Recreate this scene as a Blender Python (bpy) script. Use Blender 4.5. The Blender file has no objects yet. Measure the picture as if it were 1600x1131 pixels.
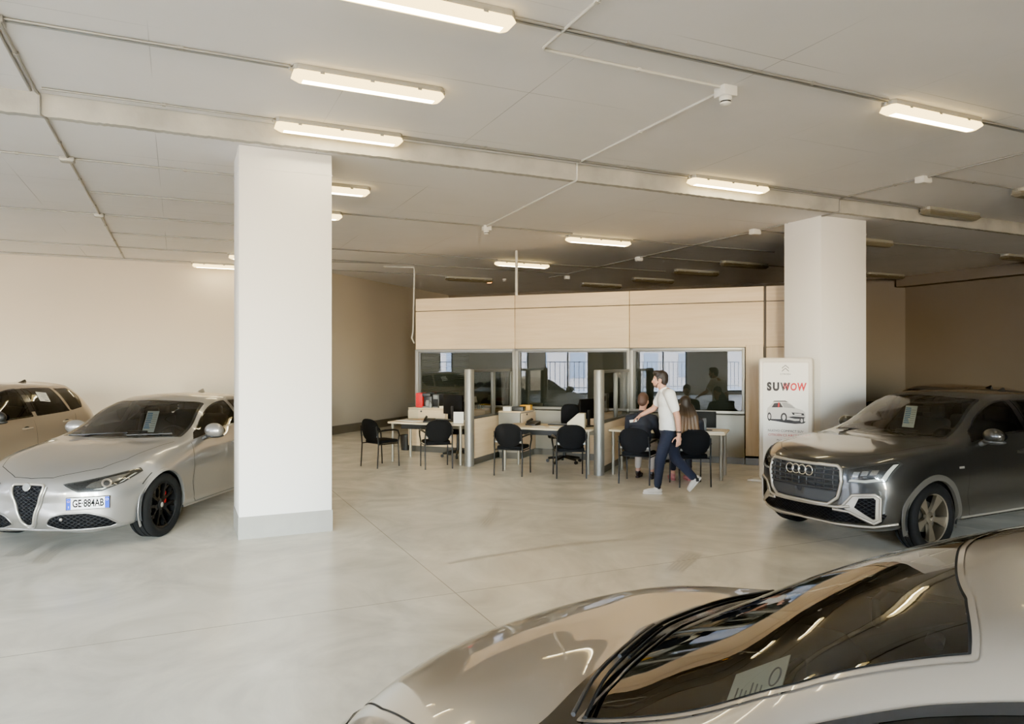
import bpy, bmesh, math, random
import numpy as np
from mathutils import Vector, Matrix, Euler
from mathutils.bvhtree import BVHTree
from mathutils.geometry import delaunay_2d_cdt

random.seed(7)
SC = bpy.context.scene
COL = SC.collection
PI = math.pi
CAM_H, FPX, HOR = 1.83, 1130.0, 566.0
TH = math.radians(24.8)      # direction of the ceiling grid and the columns
PH = math.radians(21.7)      # direction of the office partition
ZU, ZL = 4.28, 4.08          # upper ceiling, ceiling behind the step


def RV(u, v, z=0.0):
    return Vector((u * math.cos(TH) - v * math.sin(TH), u * math.sin(TH) + v * math.cos(TH), z))


def PV(a, b, z=0.0):
    return Vector((a * math.cos(PH) + b * math.sin(PH), -a * math.sin(PH) + b * math.cos(PH), z))


def FP(px, py, z=0.0):
    """point of the horizontal plane at height z seen from the photographer's standpoint"""
    d = (CAM_H - z) * FPX / (py - HOR)
    return Vector(((px - 800.0) / FPX * d, d, z))


# ------------------------------------------------------------------ materials
def new_mat(name):
    m = bpy.data.materials.new(name)
    m.use_nodes = True
    nt = m.node_tree
    for n in list(nt.nodes):
        nt.nodes.remove(n)
    out = nt.nodes.new('ShaderNodeOutputMaterial')
    return m, nt, out


def sset(b, key, val):
    if key in b.inputs:
        b.inputs[key].default_value = val


def srgb(r, g, b):
    def f(c):
        c /= 255.0
        return c / 12.92 if c <= 0.04045 else ((c + 0.055) / 1.055) ** 2.4
    return (f(r), f(g), f(b), 1.0)


def mat(name, col, rough=0.5, metal=0.0, spec=0.5, coat=0.0, coat_rough=0.03, noise=0.06, nscale=6.0,
        bump=0.0, bscale=40.0, emit=None, estr=0.0, trans=0.0, backdark=None, sheen=0.0):
    m, nt, out = new_mat(name)
    b = nt.nodes.new('ShaderNodeBsdfPrincipled')
    sset(b, 'Roughness', rough)
    sset(b, 'Metallic', metal)
    sset(b, 'Specular IOR Level', spec)
    sset(b, 'Coat Weight', coat)
    sset(b, 'Coat Roughness', coat_rough)
    sset(b, 'Transmission Weight', trans)
    sset(b, 'Sheen Weight', sheen)
    tc = nt.nodes.new('ShaderNodeTexCoord')
    nz = nt.nodes.new('ShaderNodeTexNoise')
    nz.inputs['Scale'].default_value = nscale
    nz.inputs['Detail'].default_value = 4
    nt.links.new(tc.outputs['Object'], nz.inputs['Vector'])
    mx = nt.nodes.new('ShaderNodeMixRGB')
    lo = tuple(max(0, c * (1 - noise)) for c in col[:3]) + (1,)
    hi = tuple(min(1, c * (1 + noise)) for c in col[:3]) + (1,)
    mx.inputs[1].default_value = lo
    mx.inputs[2].default_value = hi
    nt.links.new(nz.outputs['Fac'], mx.inputs[0])
    nt.links.new(mx.outputs[0], b.inputs['Base Color'])
    if emit:
        sset(b, 'Emission Color', emit)
        sset(b, 'Emission Strength', estr)
    if bump:
        n2 = nt.nodes.new('ShaderNodeTexNoise')
        n2.inputs['Scale'].default_value = bscale
        n2.inputs['Detail'].default_value = 3
        nt.links.new(tc.outputs['Object'], n2.inputs['Vector'])
        bp = nt.nodes.new('ShaderNodeBump')
        bp.inputs['Strength'].default_value = bump
        bp.inputs['Distance'].default_value = 0.01
        nt.links.new(n2.outputs['Fac'], bp.inputs['Height'])
        nt.links.new(bp.outputs[0], b.inputs['Normal'])
    if backdark:
        g = nt.nodes.new('ShaderNodeNewGeometry')
        d = nt.nodes.new('ShaderNodeBsdfDiffuse')
        d.inputs['Color'].default_value = backdark
        ms = nt.nodes.new('ShaderNodeMixShader')
        nt.links.new(g.outputs['Backfacing'], ms.inputs[0])
        nt.links.new(b.outputs[0], ms.inputs[1])
        nt.links.new(d.outputs[0], ms.inputs[2])
        nt.links.new(ms.outputs[0], out.inputs[0])
    else:
        nt.links.new(b.outputs[0], out.inputs[0])
    return m


def glass_mat(name, tint, ior=1.5, rough=0.0, base=0.0):
    """thin sheet of glass: what lies behind, tinted, plus its mirror image by the Fresnel law"""
    m, nt, out = new_mat(name)
    t = nt.nodes.new('ShaderNodeBsdfTransparent')
    t.inputs['Color'].default_value = tint
    g = nt.nodes.new('ShaderNodeBsdfGlossy')
    g.inputs['Roughness'].default_value = rough
    g.inputs['Color'].default_value = (0.95, 0.97, 1, 1)
    fr = nt.nodes.new('ShaderNodeFresnel')
    fr.inputs['IOR'].default_value = ior
    ad = nt.nodes.new('ShaderNodeMath')
    ad.operation = 'ADD'
    ad.use_clamp = True
    ad.inputs[1].default_value = base
    nt.links.new(fr.outputs[0], ad.inputs[0])
    ms = nt.nodes.new('ShaderNodeMixShader')
    nt.links.new(ad.outputs[0], ms.inputs[0])
    nt.links.new(t.outputs[0], ms.inputs[1])
    nt.links.new(g.outputs[0], ms.inputs[2])
    nt.links.new(ms.outputs[0], out.inputs[0])
    return m


def emit_mat(name, col, strength):
    m, nt, out = new_mat(name)
    e = nt.nodes.new('ShaderNodeEmission')
    e.inputs[0].default_value = col
    e.inputs[1].default_value = strength
    nt.links.new(e.outputs[0], out.inputs[0])
    return m


# ------------------------------------------------------------------ mesh builder
class MB:
    def __init__(self):
        self.v, self.f = [], []

    def add(self, vs, fs, M=None):
        o = len(self.v)
        for p in vs:
            p = Vector(p)
            self.v.append(tuple(M @ p) if M else tuple(p))
        for f in fs:
            self.f.append([o + i for i in f])
        return self

    def box(self, c, s, rz=0.0, M=None):
        x, y, z = s[0] / 2, s[1] / 2, s[2] / 2
        vs = [(-x, -y, -z), (x, -y, -z), (x, y, -z), (-x, y, -z), (-x, -y, z), (x, -y, z), (x, y, z), (-x, y, z)]
        fs = [(0, 3, 2, 1), (4, 5, 6, 7), (0, 1, 5, 4), (1, 2, 6, 5), (2, 3, 7, 6), (3, 0, 4, 7)]
        T = Matrix.Translation(c) @ Matrix.Rotation(rz, 4, 'Z')
        return self.add(vs, fs, (M @ T) if M else T)

    def prism(self, poly, z0, z1, M=None):
        """poly: 2-D outline (ccw), extruded from z0 to z1"""
        n = len(poly)
        a = sum(poly[i][0] * poly[(i + 1) % n][1] - poly[(i + 1) % n][0] * poly[i][1] for i in range(n))
        if a < 0:
            poly = list(reversed(poly))
        vs = [(p[0], p[1], z0) for p in poly] + [(p[0], p[1], z1) for p in poly]
        fs = [list(reversed(range(n))), list(range(n, 2 * n))]
        fs += [(i, (i + 1) % n, n + (i + 1) % n, n + i) for i in range(n)]
        return self.add(vs, fs, M)

    def tube(self, pts, r, n=8, closed=False, M=None):
        pts = [Vector(p) for p in pts]
        N = len(pts)
        rs = r if isinstance(r, (list, tuple)) else [r] * N
        vs, fs = [], []
        up = None
        for i, p in enumerate(pts):
            a = pts[i - 1] if (i > 0 or closed) else p
            b = pts[(i + 1) % N] if (i < N - 1 or closed) else p
            t = (b - a)
            if t.length < 1e-9:
                t = Vector((0, 0, 1))
            t.normalize()
            if up is None:
                up = Vector((0, 0, 1)) if abs(t.z) < 0.9 else Vector((1, 0, 0))
            s = t.cross(up)
            if s.length < 1e-6:
                s = t.cross(Vector((1, 0.3, 0.2)))
            s.normalize()
            up = s.cross(t).normalized()
            for k in range(n):
                an = 2 * PI * k / n
                vs.append(p + (s * math.cos(an) + up * math.sin(an)) * rs[i])
        for i in range(N if closed else N - 1):
            j = (i + 1) % N
            for k in range(n):
                k2 = (k + 1) % n
                fs.append((i * n + k, i * n + k2, j * n + k2, j * n + k))
        if not closed:
            fs.append(list(reversed(range(n))))
            fs.append(list(range((N - 1) * n, N * n)))
        return self.add(vs, fs, M)

    def lathe(self, prof, n=32, M=None, closed=False):
        """prof: (r, h) pairs turned about local z"""
        vs, fs = [], []
        K = len(prof)
        for r, h in prof:
            for k in range(n):
                a = 2 * PI * k / n
                vs.append((r * math.cos(a), r * math.sin(a), h))
        for i in range(K if closed else K - 1):
            j = (i + 1) % K
            for k in range(n):
                k2 = (k + 1) % n
                fs.append((i * n + k, i * n + k2, j * n + k2, j * n + k))
        if not closed:
            if prof[0][0] > 1e-6:
                fs.append(list(reversed(range(n))))
            if prof[-1][0] > 1e-6:
                fs.append(list(range((K - 1) * n, K * n)))
        return self.add(vs, fs, M)

    def ell(self, c, r, R=None, nu=14, nv=10, M=None):
        vs, fs = [], []
        for i in range(nv + 1):
            ph = PI * i / nv
            for k in range(nu):
                a = 2 * PI * k / nu
                vs.append((r[0] * math.sin(ph) * math.cos(a), r[1] * math.sin(ph) * math.sin(a), -r[2] * math.cos(ph)))
        for i in range(nv):
            for k in range(nu):
                k2 = (k + 1) % nu
                fs.append((i * nu + k, i * nu + k2, (i + 1) * nu + k2, (i + 1) * nu + k))
        T = Matrix.Translation(c)
        if R is not None:
            T = T @ R
        return self.add(vs, fs, (M @ T) if M else T)

    def cap(self, p0, r0, p1, r1, n=12, M=None):
        """tapered capsule"""
        p0, p1 = Vector(p0), Vector(p1)
        t = (p1 - p0)
        L = t.length
        q = t.to_track_quat('Z', 'Y').to_matrix().to_4x4() if L > 1e-6 else Matrix.Identity(4)
        prof = []
        for i in range(6):
            a = -PI / 2 + (PI / 2) * i / 5
            prof.append((max(1e-5, r0 * math.cos(a)), r0 * math.sin(a)))
        for i in range(6):
            a = (PI / 2) * i / 5
            prof.append((max(1e-5, r1 * math.cos(a)), L + r1 * math.sin(a)))
        T = Matrix.Translation(p0) @ q
        return self.lathe(prof, n, (M @ T) if M else T)

    def build(self, name, m, parent=None, smooth=35, bevel=0.0, seg=2, merge=False):
        me = bpy.data.meshes.new(name)
        me.from_pydata(self.v, [], self.f)
        bm = bmesh.new()
        bm.from_mesh(me)
        bmesh.ops.remove_doubles(bm, verts=bm.verts, dist=1e-5)
        bmesh.ops.dissolve_degenerate(bm, dist=1e-6, edges=bm.edges)
        bmesh.ops.recalc_face_normals(bm, faces=bm.faces)
        if bevel:
            es = [e for e in bm.edges if len(e.link_faces) == 2 and e.calc_face_angle(0) > math.radians(25)]
            bmesh.ops.bevel(bm, geom=es, offset=bevel, segments=seg, affect='EDGES', profile=0.5, clamp_overlap=True)
        bm.to_mesh(me)
        bm.free()
        return link_mesh(name, me, m, parent, smooth)


def link_mesh(name, me, m, parent=None, smooth=35):
    me.polygons.foreach_set('use_smooth', [smooth > 0] * len(me.polygons))
    if smooth > 0 and smooth < 180:
        me.set_sharp_from_angle(angle=math.radians(smooth))
    if m is not None:
        me.materials.append(m)
    o = bpy.data.objects.new(name, me)
    COL.objects.link(o)
    if parent is not None:
        o.parent = parent
    return o


def tag(o, label=None, cat=None, group=None, kind=None):
    if label:
        o['label'] = label
    if cat:
        o['category'] = cat
    if group:
        o['group'] = group
    if kind:
        o['kind'] = kind
    return o


def thing(name, label, cat, loc=(0, 0, 0), rz=0.0, group=None, kind=None):
    o = bpy.data.objects.new(name, None)
    o.empty_display_size = 0.2
    COL.objects.link(o)
    o.location = loc
    o.rotation_euler = (0, 0, rz)
    return tag(o, label, cat, group, kind)


def dup(root, loc, rz, label, group=None):
    def cp(o, par):
        c = o.copy()
        COL.objects.link(c)
        c.parent = par
        for ch in list(o.children):
            cp(ch, c)
        return c
    r = cp(root, None)
    r.location = loc
    r.rotation_euler = (0, 0, rz)
    r['label'] = label
    if group:
        r['group'] = group
    return r


def from_mods(o):
    """bake the modifiers of o into its mesh"""
    dg = bpy.context.evaluated_depsgraph_get()
    dg.update()
    me = bpy.data.meshes.new_from_object(o.evaluated_get(dg))
    o.modifiers.clear()
    old = o.data
    o.data = me
    bpy.data.meshes.remove(old)
    return o


def blob(name, mb, m, parent, voxel=0.01, it=4, tag_label=None):
    """fuse overlapping solids into one continuous skin"""
    o = mb.build(name, m, parent, smooth=180)
    md = o.modifiers.new('r', 'REMESH')
    md.mode = 'VOXEL'
    md.voxel_size = voxel
    md.use_smooth_shade = True
    if it:
        s = o.modifiers.new('s', 'SMOOTH')
        s.iterations = it
        s.factor = 0.5
    from_mods(o)
    o.data.polygons.foreach_set('use_smooth', [True] * len(o.data.polygons))
    return o


def text_obj(body, size, m, parent, M, ext=0.0006, align='CENTER', name='lettering', sx=1.0, shear=0.0, bold=0.0):
    cu = bpy.data.curves.new(name, 'FONT')
    cu.body = body
    cu.size = size
    cu.align_x = align
    cu.align_y = 'CENTER'
    cu.extrude = ext
    cu.shear = shear
    cu.offset = bold
    t = bpy.data.objects.new(name, cu)
    COL.objects.link(t)
    dg = bpy.context.evaluated_depsgraph_get()
    dg.update()
    me = bpy.data.meshes.new_from_object(t.evaluated_get(dg))
    bpy.data.objects.remove(t)
    bpy.data.curves.remove(cu)
    me.transform(M @ Matrix.Diagonal((sx, 1, 1, 1)))
    return link_mesh(name, me, m, parent, 0)


def pip(p, poly):
    x, y = p
    c = False
    n = len(poly)
    j = n - 1
    for i in range(n):
        xi, yi = poly[i]
        xj, yj = poly[j]
        if (yi > y) != (yj > y) and x < (xj - xi) * (y - yi) / (yj - yi) + xi:
            c = not c
        j = i
    return c


def area2(poly):
    n = len(poly)
    return 0.5 * sum(poly[i][0] * poly[(i + 1) % n][1] - poly[(i + 1) % n][0] * poly[i][1] for i in range(n))


def densify(poly, step, closed=True):
    out = []
    n = len(poly)
    for i in range(n if closed else n - 1):
        a, b = Vector(poly[i]), Vector(poly[(i + 1) % n])
        k = max(1, int(math.ceil((b - a).length / step)))
        for j in range(k):
            out.append(tuple(a.lerp(b, j / k)))
    if not closed:
        out.append(tuple(poly[-1]))
    return out


def fillet(poly, r):
    """round the corners of a closed outline"""
    out = []
    n = len(poly)
    for i in range(n):
        p = Vector(poly[i])
        a, b = Vector(poly[i - 1]), Vector(poly[(i + 1) % n])
        da, db = (a - p), (b - p)
        ra = min(r, da.length * 0.45)
        rb = min(r, db.length * 0.45)
        q0 = p + da.normalized() * ra
        q1 = p + db.normalized() * rb
        for t in (0, 0.25, 0.5, 0.75, 1):
            out.append(tuple(q0 * (1 - t) ** 2 + p * 2 * t * (1 - t) + q1 * t * t))
    return out


def inset(poly, d):
    n = len(poly)
    s = 1 if area2(poly) > 0 else -1
    out = []
    for i in range(n):
        a, p, b = Vector(poly[i - 1]), Vector(poly[i]), Vector(poly[(i + 1) % n])
        e1 = (p - a)
        e2 = (b - p)
        if e1.length < 1e-9 or e2.length < 1e-9:
            out.append(tuple(p))
            continue
        e1.normalize()
        e2.normalize()
        n1 = Vector((-e1.y, e1.x)) * s
        n2 = Vector((-e2.y, e2.x)) * s
        nn = n1 + n2
        if nn.length < 1e-6:
            nn = n1
        nn.normalize()
        k = max(0.35, nn.dot(n1))
        out.append(tuple(p + nn * (d / k)))
    return out


def cdt(outer, hole=None, step=0.05):
    """fine triangulation of an outline (with an optional hole)"""
    o = densify(outer, step)
    pts = [Vector(p) for p in o]
    edges = [(i, (i + 1) % len(o)) for i in range(len(o))]
    if hole:
        h = densify(hole, step)
        k = len(pts)
        pts += [Vector(p) for p in h]
        edges += [(k + i, k + (i + 1) % len(h)) for i in range(len(h))]
    xs = [p[0] for p in o]
    ys = [p[1] for p in o]
    inner = inset(o, step * 0.4)
    x = min(xs) + step / 2
    while x < max(xs):
        y = min(ys) + step / 2
        while y < max(ys):
            if pip((x, y), inner) and (not hole or not pip((x, y), hole)):
                pts.append(Vector((x + random.uniform(-1, 1) * step * .02, y)))
            y += step
        x += step
    V, E, F = delaunay_2d_cdt(pts, edges, [], 0, 1e-6)[:3]
    tris = []
    for f in F:
        c = (sum(V[i][0] for i in f) / len(f), sum(V[i][1] for i in f) / len(f))
        if pip(c, o) and (not hole or not pip(c, hole)):
            tris.append(list(f))
    return [(p[0], p[1]) for p in V], tris
WORLD_S, SUN_S, EXPO = 54.0, 50.0, 0.8
# ================================================================== the room
def wall_mat(name, col, rough=0.7, stain=0.05, bump=0.15):
    return mat(name, col, rough=rough, noise=stain, nscale=0.8, bump=bump, bscale=18.0, spec=0.3)


def line_mat(name, base, dark, bw, rh, mortar, offs, rough, nscale, namp, line_fade=1.0, spec=0.4, bumpd=0.0, swirl=0.0):
    """painted concrete with thin straight joints (object coordinates = room grid)"""
    m, nt, out = new_mat(name)
    b = nt.nodes.new('ShaderNodeBsdfPrincipled')
    sset(b, 'Specular IOR Level', spec)
    tc = nt.nodes.new('ShaderNodeTexCoord')
    mp = nt.nodes.new('ShaderNodeMapping')
    mp.inputs['Location'].default_value = offs
    nt.links.new(tc.outputs['Object'], mp.inputs['Vector'])
    br = nt.nodes.new('ShaderNodeTexBrick')
    br.offset = 0.0
    br.inputs['Scale'].default_value = 1.0
    br.inputs['Brick Width'].default_value = bw
    br.inputs['Row Height'].default_value = rh
    br.inputs['Mortar Size'].default_value = mortar
    br.inputs['Mortar Smooth'].default_value = 0.2
    br.inputs['Color1'].default_value = (1, 1, 1, 1)
    br.inputs['Color2'].default_value = (1, 1, 1, 1)
    br.inputs['Mortar'].default_value = (0, 0, 0, 1)
    nt.links.new(mp.outputs[0], br.inputs['Vector'])
    n1 = nt.nodes.new('ShaderNodeTexNoise')
    n1.inputs['Scale'].default_value = nscale
    n1.inputs['Detail'].default_value = 6
    n1.inputs['Roughness'].default_value = 0.6
    n1.inputs['Distortion'].default_value = swirl
    mp2 = nt.nodes.new('ShaderNodeMapping')
    mp2.inputs['Scale'].default_value = (1.0, 1.0, 1.0)
    mp2.inputs['Rotation'].default_value = (0, 0, 0.3)
    nt.links.new(tc.outputs['Object'], mp2.inputs['Vector'])
    nt.links.new(mp2.outputs[0], n1.inputs['Vector'])
    rp = nt.nodes.new('ShaderNodeValToRGB')
    rp.color_ramp.elements[0].position = 0.3
    rp.color_ramp.elements[1].position = 0.72
    rp.color_ramp.elements[0].color = tuple(c * (1 - namp) for c in base[:3]) + (1,)
    rp.color_ramp.elements[1].color = tuple(min(1, c * (1 + namp)) for c in base[:3]) + (1,)
    nt.links.new(n1.outputs['Fac'], rp.inputs[0])
    n3 = nt.nodes.new('ShaderNodeTexNoise')
    n3.inputs['Scale'].default_value = 0.5
    nt.links.new(tc.outputs['Object'], n3.inputs['Vector'])
    rp3 = nt.nodes.new('ShaderNodeValToRGB')
    rp3.color_ramp.elements[0].position = 0.45
    rp3.color_ramp.elements[1].position = 0.6
    rp3.color_ramp.elements[0].color = (1 - line_fade, 1 - line_fade, 1 - line_fade, 1)
    rp3.color_ramp.elements[1].color = (1, 1, 1, 1)
    nt.links.new(n3.outputs['Fac'], rp3.inputs[0])
    inv = nt.nodes.new('ShaderNodeMath')
    inv.operation = 'SUBTRACT'
    inv.inputs[0].default_value = 1.0
    nt.links.new(br.outputs['Color'], inv.inputs[1])
    ml = nt.nodes.new('ShaderNodeMath')
    ml.operation = 'MULTIPLY'
    nt.links.new(inv.outputs[0], ml.inputs[0])
    nt.links.new(rp3.outputs[0], ml.inputs[1])
    mx = nt.nodes.new('ShaderNodeMixRGB')
    mx.inputs[2].default_value = dark
    nt.links.new(ml.outputs[0], mx.inputs[0])
    nt.links.new(rp.outputs[0], mx.inputs[1])
    nt.links.new(mx.outputs[0], b.inputs['Base Color'])
    rr = nt.nodes.new('ShaderNodeMapRange')
    rr.inputs[3].default_value = rough[0]
    rr.inputs[4].default_value = rough[1]
    nt.links.new(n1.outputs['Fac'], rr.inputs[0])
    nt.links.new(rr.outputs[0], b.inputs['Roughness'])
    if bumpd:
        n2 = nt.nodes.new('ShaderNodeTexNoise')
        n2.inputs['Scale'].default_value = 3.5
        n2.inputs['Detail'].default_value = 5
        nt.links.new(tc.outputs['Object'], n2.inputs['Vector'])
        bp = nt.nodes.new('ShaderNodeBump')
        bp.inputs['Strength'].default_value = bumpd
        bp.inputs['Distance'].default_value = 0.02
        nt.links.new(n2.outputs['Fac'], bp.inputs['Height'])
        nt.links.new(bp.outputs[0], b.inputs['Normal'])
    nt.links.new(b.outputs[0], out.inputs[0])
    return m


M_FLOOR = line_mat('polished_concrete', srgb(228, 223, 209), srgb(168, 162, 148), 6.0, 6.0, 0.005, (4.0, 0.6, 0),
                   (0.14, 0.30), 0.75, 0.19, 0.0, 0.5, 0.12, 2.2)
M_CEIL = line_mat('painted_slab', srgb(230, 227, 226), srgb(170, 167, 166), 1.55, 1.5, 0.004, (0.2, 0.1, 0),
                  (0.6, 0.8), 0.5, 0.05, 1.0, 0.25, 0.1, 0.3)
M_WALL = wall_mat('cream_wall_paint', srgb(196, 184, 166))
M_WALLD = wall_mat('shade_darkened_wall', srgb(106, 96, 84))  # wall colour darkened to imitate the shade on the far walls
M_COLW = wall_mat('white_column_paint', srgb(222, 220, 217), stain=0.03, bump=0.2)
M_COLB = wall_mat('lit_column_tone', srgb(238, 236, 233), stain=0.03, bump=0.2)  # column white lightened to stand in for daylight on the rear column
M_BEAM = mat('chipped_plaster', srgb(172, 168, 158), rough=0.85, noise=0.45, nscale=2.6, bump=0.8, bscale=9.0, spec=0.2)
M_GREYB = mat('grey_skirting_paint', srgb(146, 144, 138), rough=0.6, noise=0.1, nscale=8)
M_DARKB = mat('dark_skirting_paint', srgb(108, 100, 88), rough=0.6)
M_ALU = mat('brushed_aluminium', srgb(150, 148, 142), rough=0.48, metal=0.7, noise=0.05)
M_DKALU = mat('dark_aluminium', srgb(98, 96, 90), rough=0.4, metal=0.7)
M_PIPE = mat('galvanised_pipe', srgb(150, 147, 140), rough=0.45, metal=0.35)
M_PIPEW = mat('white_pipe', srgb(205, 202, 194), rough=0.5)
M_PLAST = mat('white_plastic', srgb(220, 218, 212), rough=0.4)
M_BLACK = mat('black_plastic', srgb(26, 26, 27), rough=0.45, noise=0.1)
M_BLKF = mat('black_fabric', srgb(20, 20, 22), rough=0.9, noise=0.2, nscale=60, spec=0.2)
M_RUBBER = mat('tyre_rubber', srgb(12, 12, 13), rough=0.85, noise=0.15, nscale=20, spec=.25)


def wood_mat(name, c1, c2, vertical=False):
    m, nt, out = new_mat(name)
    b = nt.nodes.new('ShaderNodeBsdfPrincipled')
    sset(b, 'Roughness', 0.45)
    sset(b, 'Specular IOR Level', 0.35)
    tc = nt.nodes.new('ShaderNodeTexCoord')
    mp = nt.nodes.new('ShaderNodeMapping')
    mp.inputs['Scale'].default_value = (9, 9, 0.6) if vertical else (0.7, 0.7, 9)
    nt.links.new(tc.outputs['Object'], mp.inputs['Vector'])
    nz = nt.nodes.new('ShaderNodeTexNoise')
    nz.inputs['Scale'].default_value = 1.6
    nz.inputs['Detail'].default_value = 6
    nz.inputs['Distortion'].default_value = 0.6
    nt.links.new(mp.outputs[0], nz.inputs['Vector'])
    rp = nt.nodes.new('ShaderNodeValToRGB')
    rp.color_ramp.elements[0].position = 0.35
    rp.color_ramp.elements[1].position = 0.65
    rp.color_ramp.elements[0].color = c1
    rp.color_ramp.elements[1].color = c2
    nt.links.new(nz.outputs['Fac'], rp.inputs[0])
    nt.links.new(rp.outputs[0], b.inputs['Base Color'])
    nt.links.new(b.outputs[0], out.inputs[0])
    return m


M_WOOD = wood_mat('pale_maple_veneer', srgb(208, 184, 150), srgb(216, 194, 162))
M_WOODV = wood_mat('pale_maple_veneer_upright', srgb(200, 178, 146), srgb(214, 194, 164), True)
M_PGREY = mat('grey_laminate', srgb(142, 138, 128), rough=0.4, noise=0.04)


def struct(o, label, parent=None):
    o['kind'] = 'structure'
    if label:
        o['label'] = label
        o['category'] = label.split(';')[0] if False else 'room shell'
    return o


def room(name, mb, m, label, cat, smooth=0, bevel=0.0):
    """a piece of the shell, drawn in the (u, v) grid of the ceiling"""
    o = mb.build(name, m, None, smooth, bevel)
    o.rotation_euler = (0, 0, TH)
    tag(o, label, cat, kind='structure')
    return o


def uv_of(p):
    return (p.x * math.cos(TH) + p.y * math.sin(TH), -p.x * math.sin(TH) + p.y * math.cos(TH))


UL, VF, VB, UR = -14.0, -10.0, 18.05, 17.6
PO = PV(-10.95, 14.69)          # corner of back wall and slanting wall
PO2 = PV(-10.95, 21.76)
PO3 = Vector((10.45, 19.26, 0))
# slanting wall starts on the back wall line
_t = (VB - uv_of(PO)[1]) / (uv_of(PO2)[1] - uv_of(PO)[1])
PO1 = PO.lerp(PO2, _t)
outline = [(UL, VF), (UR, VF), (UR, uv_of(PO3)[1]), uv_of(PO3), uv_of(PO2), uv_of(PO1), (UL, VB)]
outline = [outline[0], outline[1], (UR, uv_of(PO3)[1])] + [uv_of(PO2), uv_of(PO1), (UL, VB)]

room('floor', MB().prism(outline, -0.2, 0.0), M_FLOOR, 'pale grey polished concrete showroom floor with thin joints', 'floor')
_fl = bpy.data.objects['floor']
M_SKID = mat('faint_tyre_mark', srgb(176, 170, 156), rough=.35, noise=.05, nscale=30)
for (ax, ay), (bx, by), (cx_, cy_), n in (((20, 870), (45, 850), (95, 838), 6), ((60, 880), (78, 858), (120, 842), 5),
                                         ((756, 822), (772, 806), (776, 792), 4), ((1052, 892), (1066, 880), (1084, 866), 5),
                                         ((700, 880), (860, 850), (980, 842), 2)):
    P = [Vector(uv_of(FP(*q))) for q in ((ax, ay), (bx, by), (cx_, cy_))]
    mb = MB()
    for k in range(n):
        vs, fs = [], []
        for i in range(13):
            t = i / 12
            q = P[0] * (1 - t) ** 2 + P[1] * 2 * t * (1 - t) + P[2] * t * t
            d = (P[2] - P[0]).normalized()
            nn = Vector((-d.y, d.x))
            o_ = (k - (n - 1) / 2) * .035
            for e in (-.008, .008):
                vs.append((q.x + nn.x * (o_ + e), q.y + nn.y * (o_ + e), .0012))
        for i in range(12):
            fs.append((2 * i, 2 * i + 2, 2 * i + 3, 2 * i + 1))
        mb.add(vs, fs)
    mb.build('tyre_mark', M_SKID, _fl, 0)['kind'] = 'structure'
cu_poly = [(UL, VF), (UR, VF), (UR, 7.77), (UL, 7.77)]
room('ceiling', MB().prism(cu_poly, ZU, ZU + 0.3), M_CEIL, 'grey painted concrete ceiling in front of the step', 'ceiling')
cl_poly = [(UL, 7.85), (UR, 7.85)] + outline[2:]
room('ceiling_rear', MB().prism(cl_poly, ZL, ZL + 0.5), M_CEIL, 'lower grey concrete ceiling over the desks and rear wall', 'ceiling')


def step_face():
    mb = MB()
    n = 1000
    rnd = random.Random(3)
    vs, fs = [], []
    for i in range(n + 1):
        u = UL + (UR - UL) * i / n
        jz = rnd.uniform(-0.004, 0.004)
        vs += [(u, 7.77 + rnd.uniform(-.003, .003), ZL + jz - 0.006), (u, 7.765, ZL + 0.07 + rnd.uniform(-.004, .004)), (u, 7.77, ZU),
               (u, 7.86, ZU), (u, 7.86, ZL - 0.006 + jz)]
    for i in range(n):
        for k in range(5):
            k2 = (k + 1) % 5
            fs.append((i * 5 + k, (i + 1) * 5 + k, (i + 1) * 5 + k2, i * 5 + k2))
    mb.add(vs, fs)
    return mb


room('trim_1', step_face(), M_BEAM, 'chipped plaster face of the ceiling step running above both columns', 'beam', smooth=40)


def wall_prism(p, q, t=0.2, z1=ZU + 0.3, z0=-0.2, holes=()):
    """wall along p->q (2-D, uv), outside to the right of the direction; holes = (s0, s1, z0, z1)"""
    p, q = Vector(p).to_2d(), Vector(q).to_2d()
    d = (q - p)
    L = d.length
    d.normalize()
    nrm = Vector((d.y, -d.x))
    mb = MB()

    def seg(s0, s1, a, b):
        if s1 - s0 < 1e-4 or b - a < 1e-4:
            return
        A = p + d * s0
        B = p + d * s1
        mb.prism([tuple(A), tuple(A + nrm * t), tuple(B + nrm * t), tuple(B)], a, b)
    s = 0
    for (s0, s1, a, b) in sorted(holes):
        seg(s, s0, z0, z1)
        seg(s0, s1, z0, a)
        seg(s0, s1, b, z1)
        s = s1
    seg(s, L, z0, z1)
    return mb


# the shop front with its windows, on the street side
WIN = [(-9.6, -8.0), (-5.3, -2.2), (-.6, 3.4), (4.3, 4.8), (8.3, 9.0), (11.2, 12.8)]  # first and last are extra openings added for their daylight
WZ0, WZ1 = 0.15, 3.75
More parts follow.
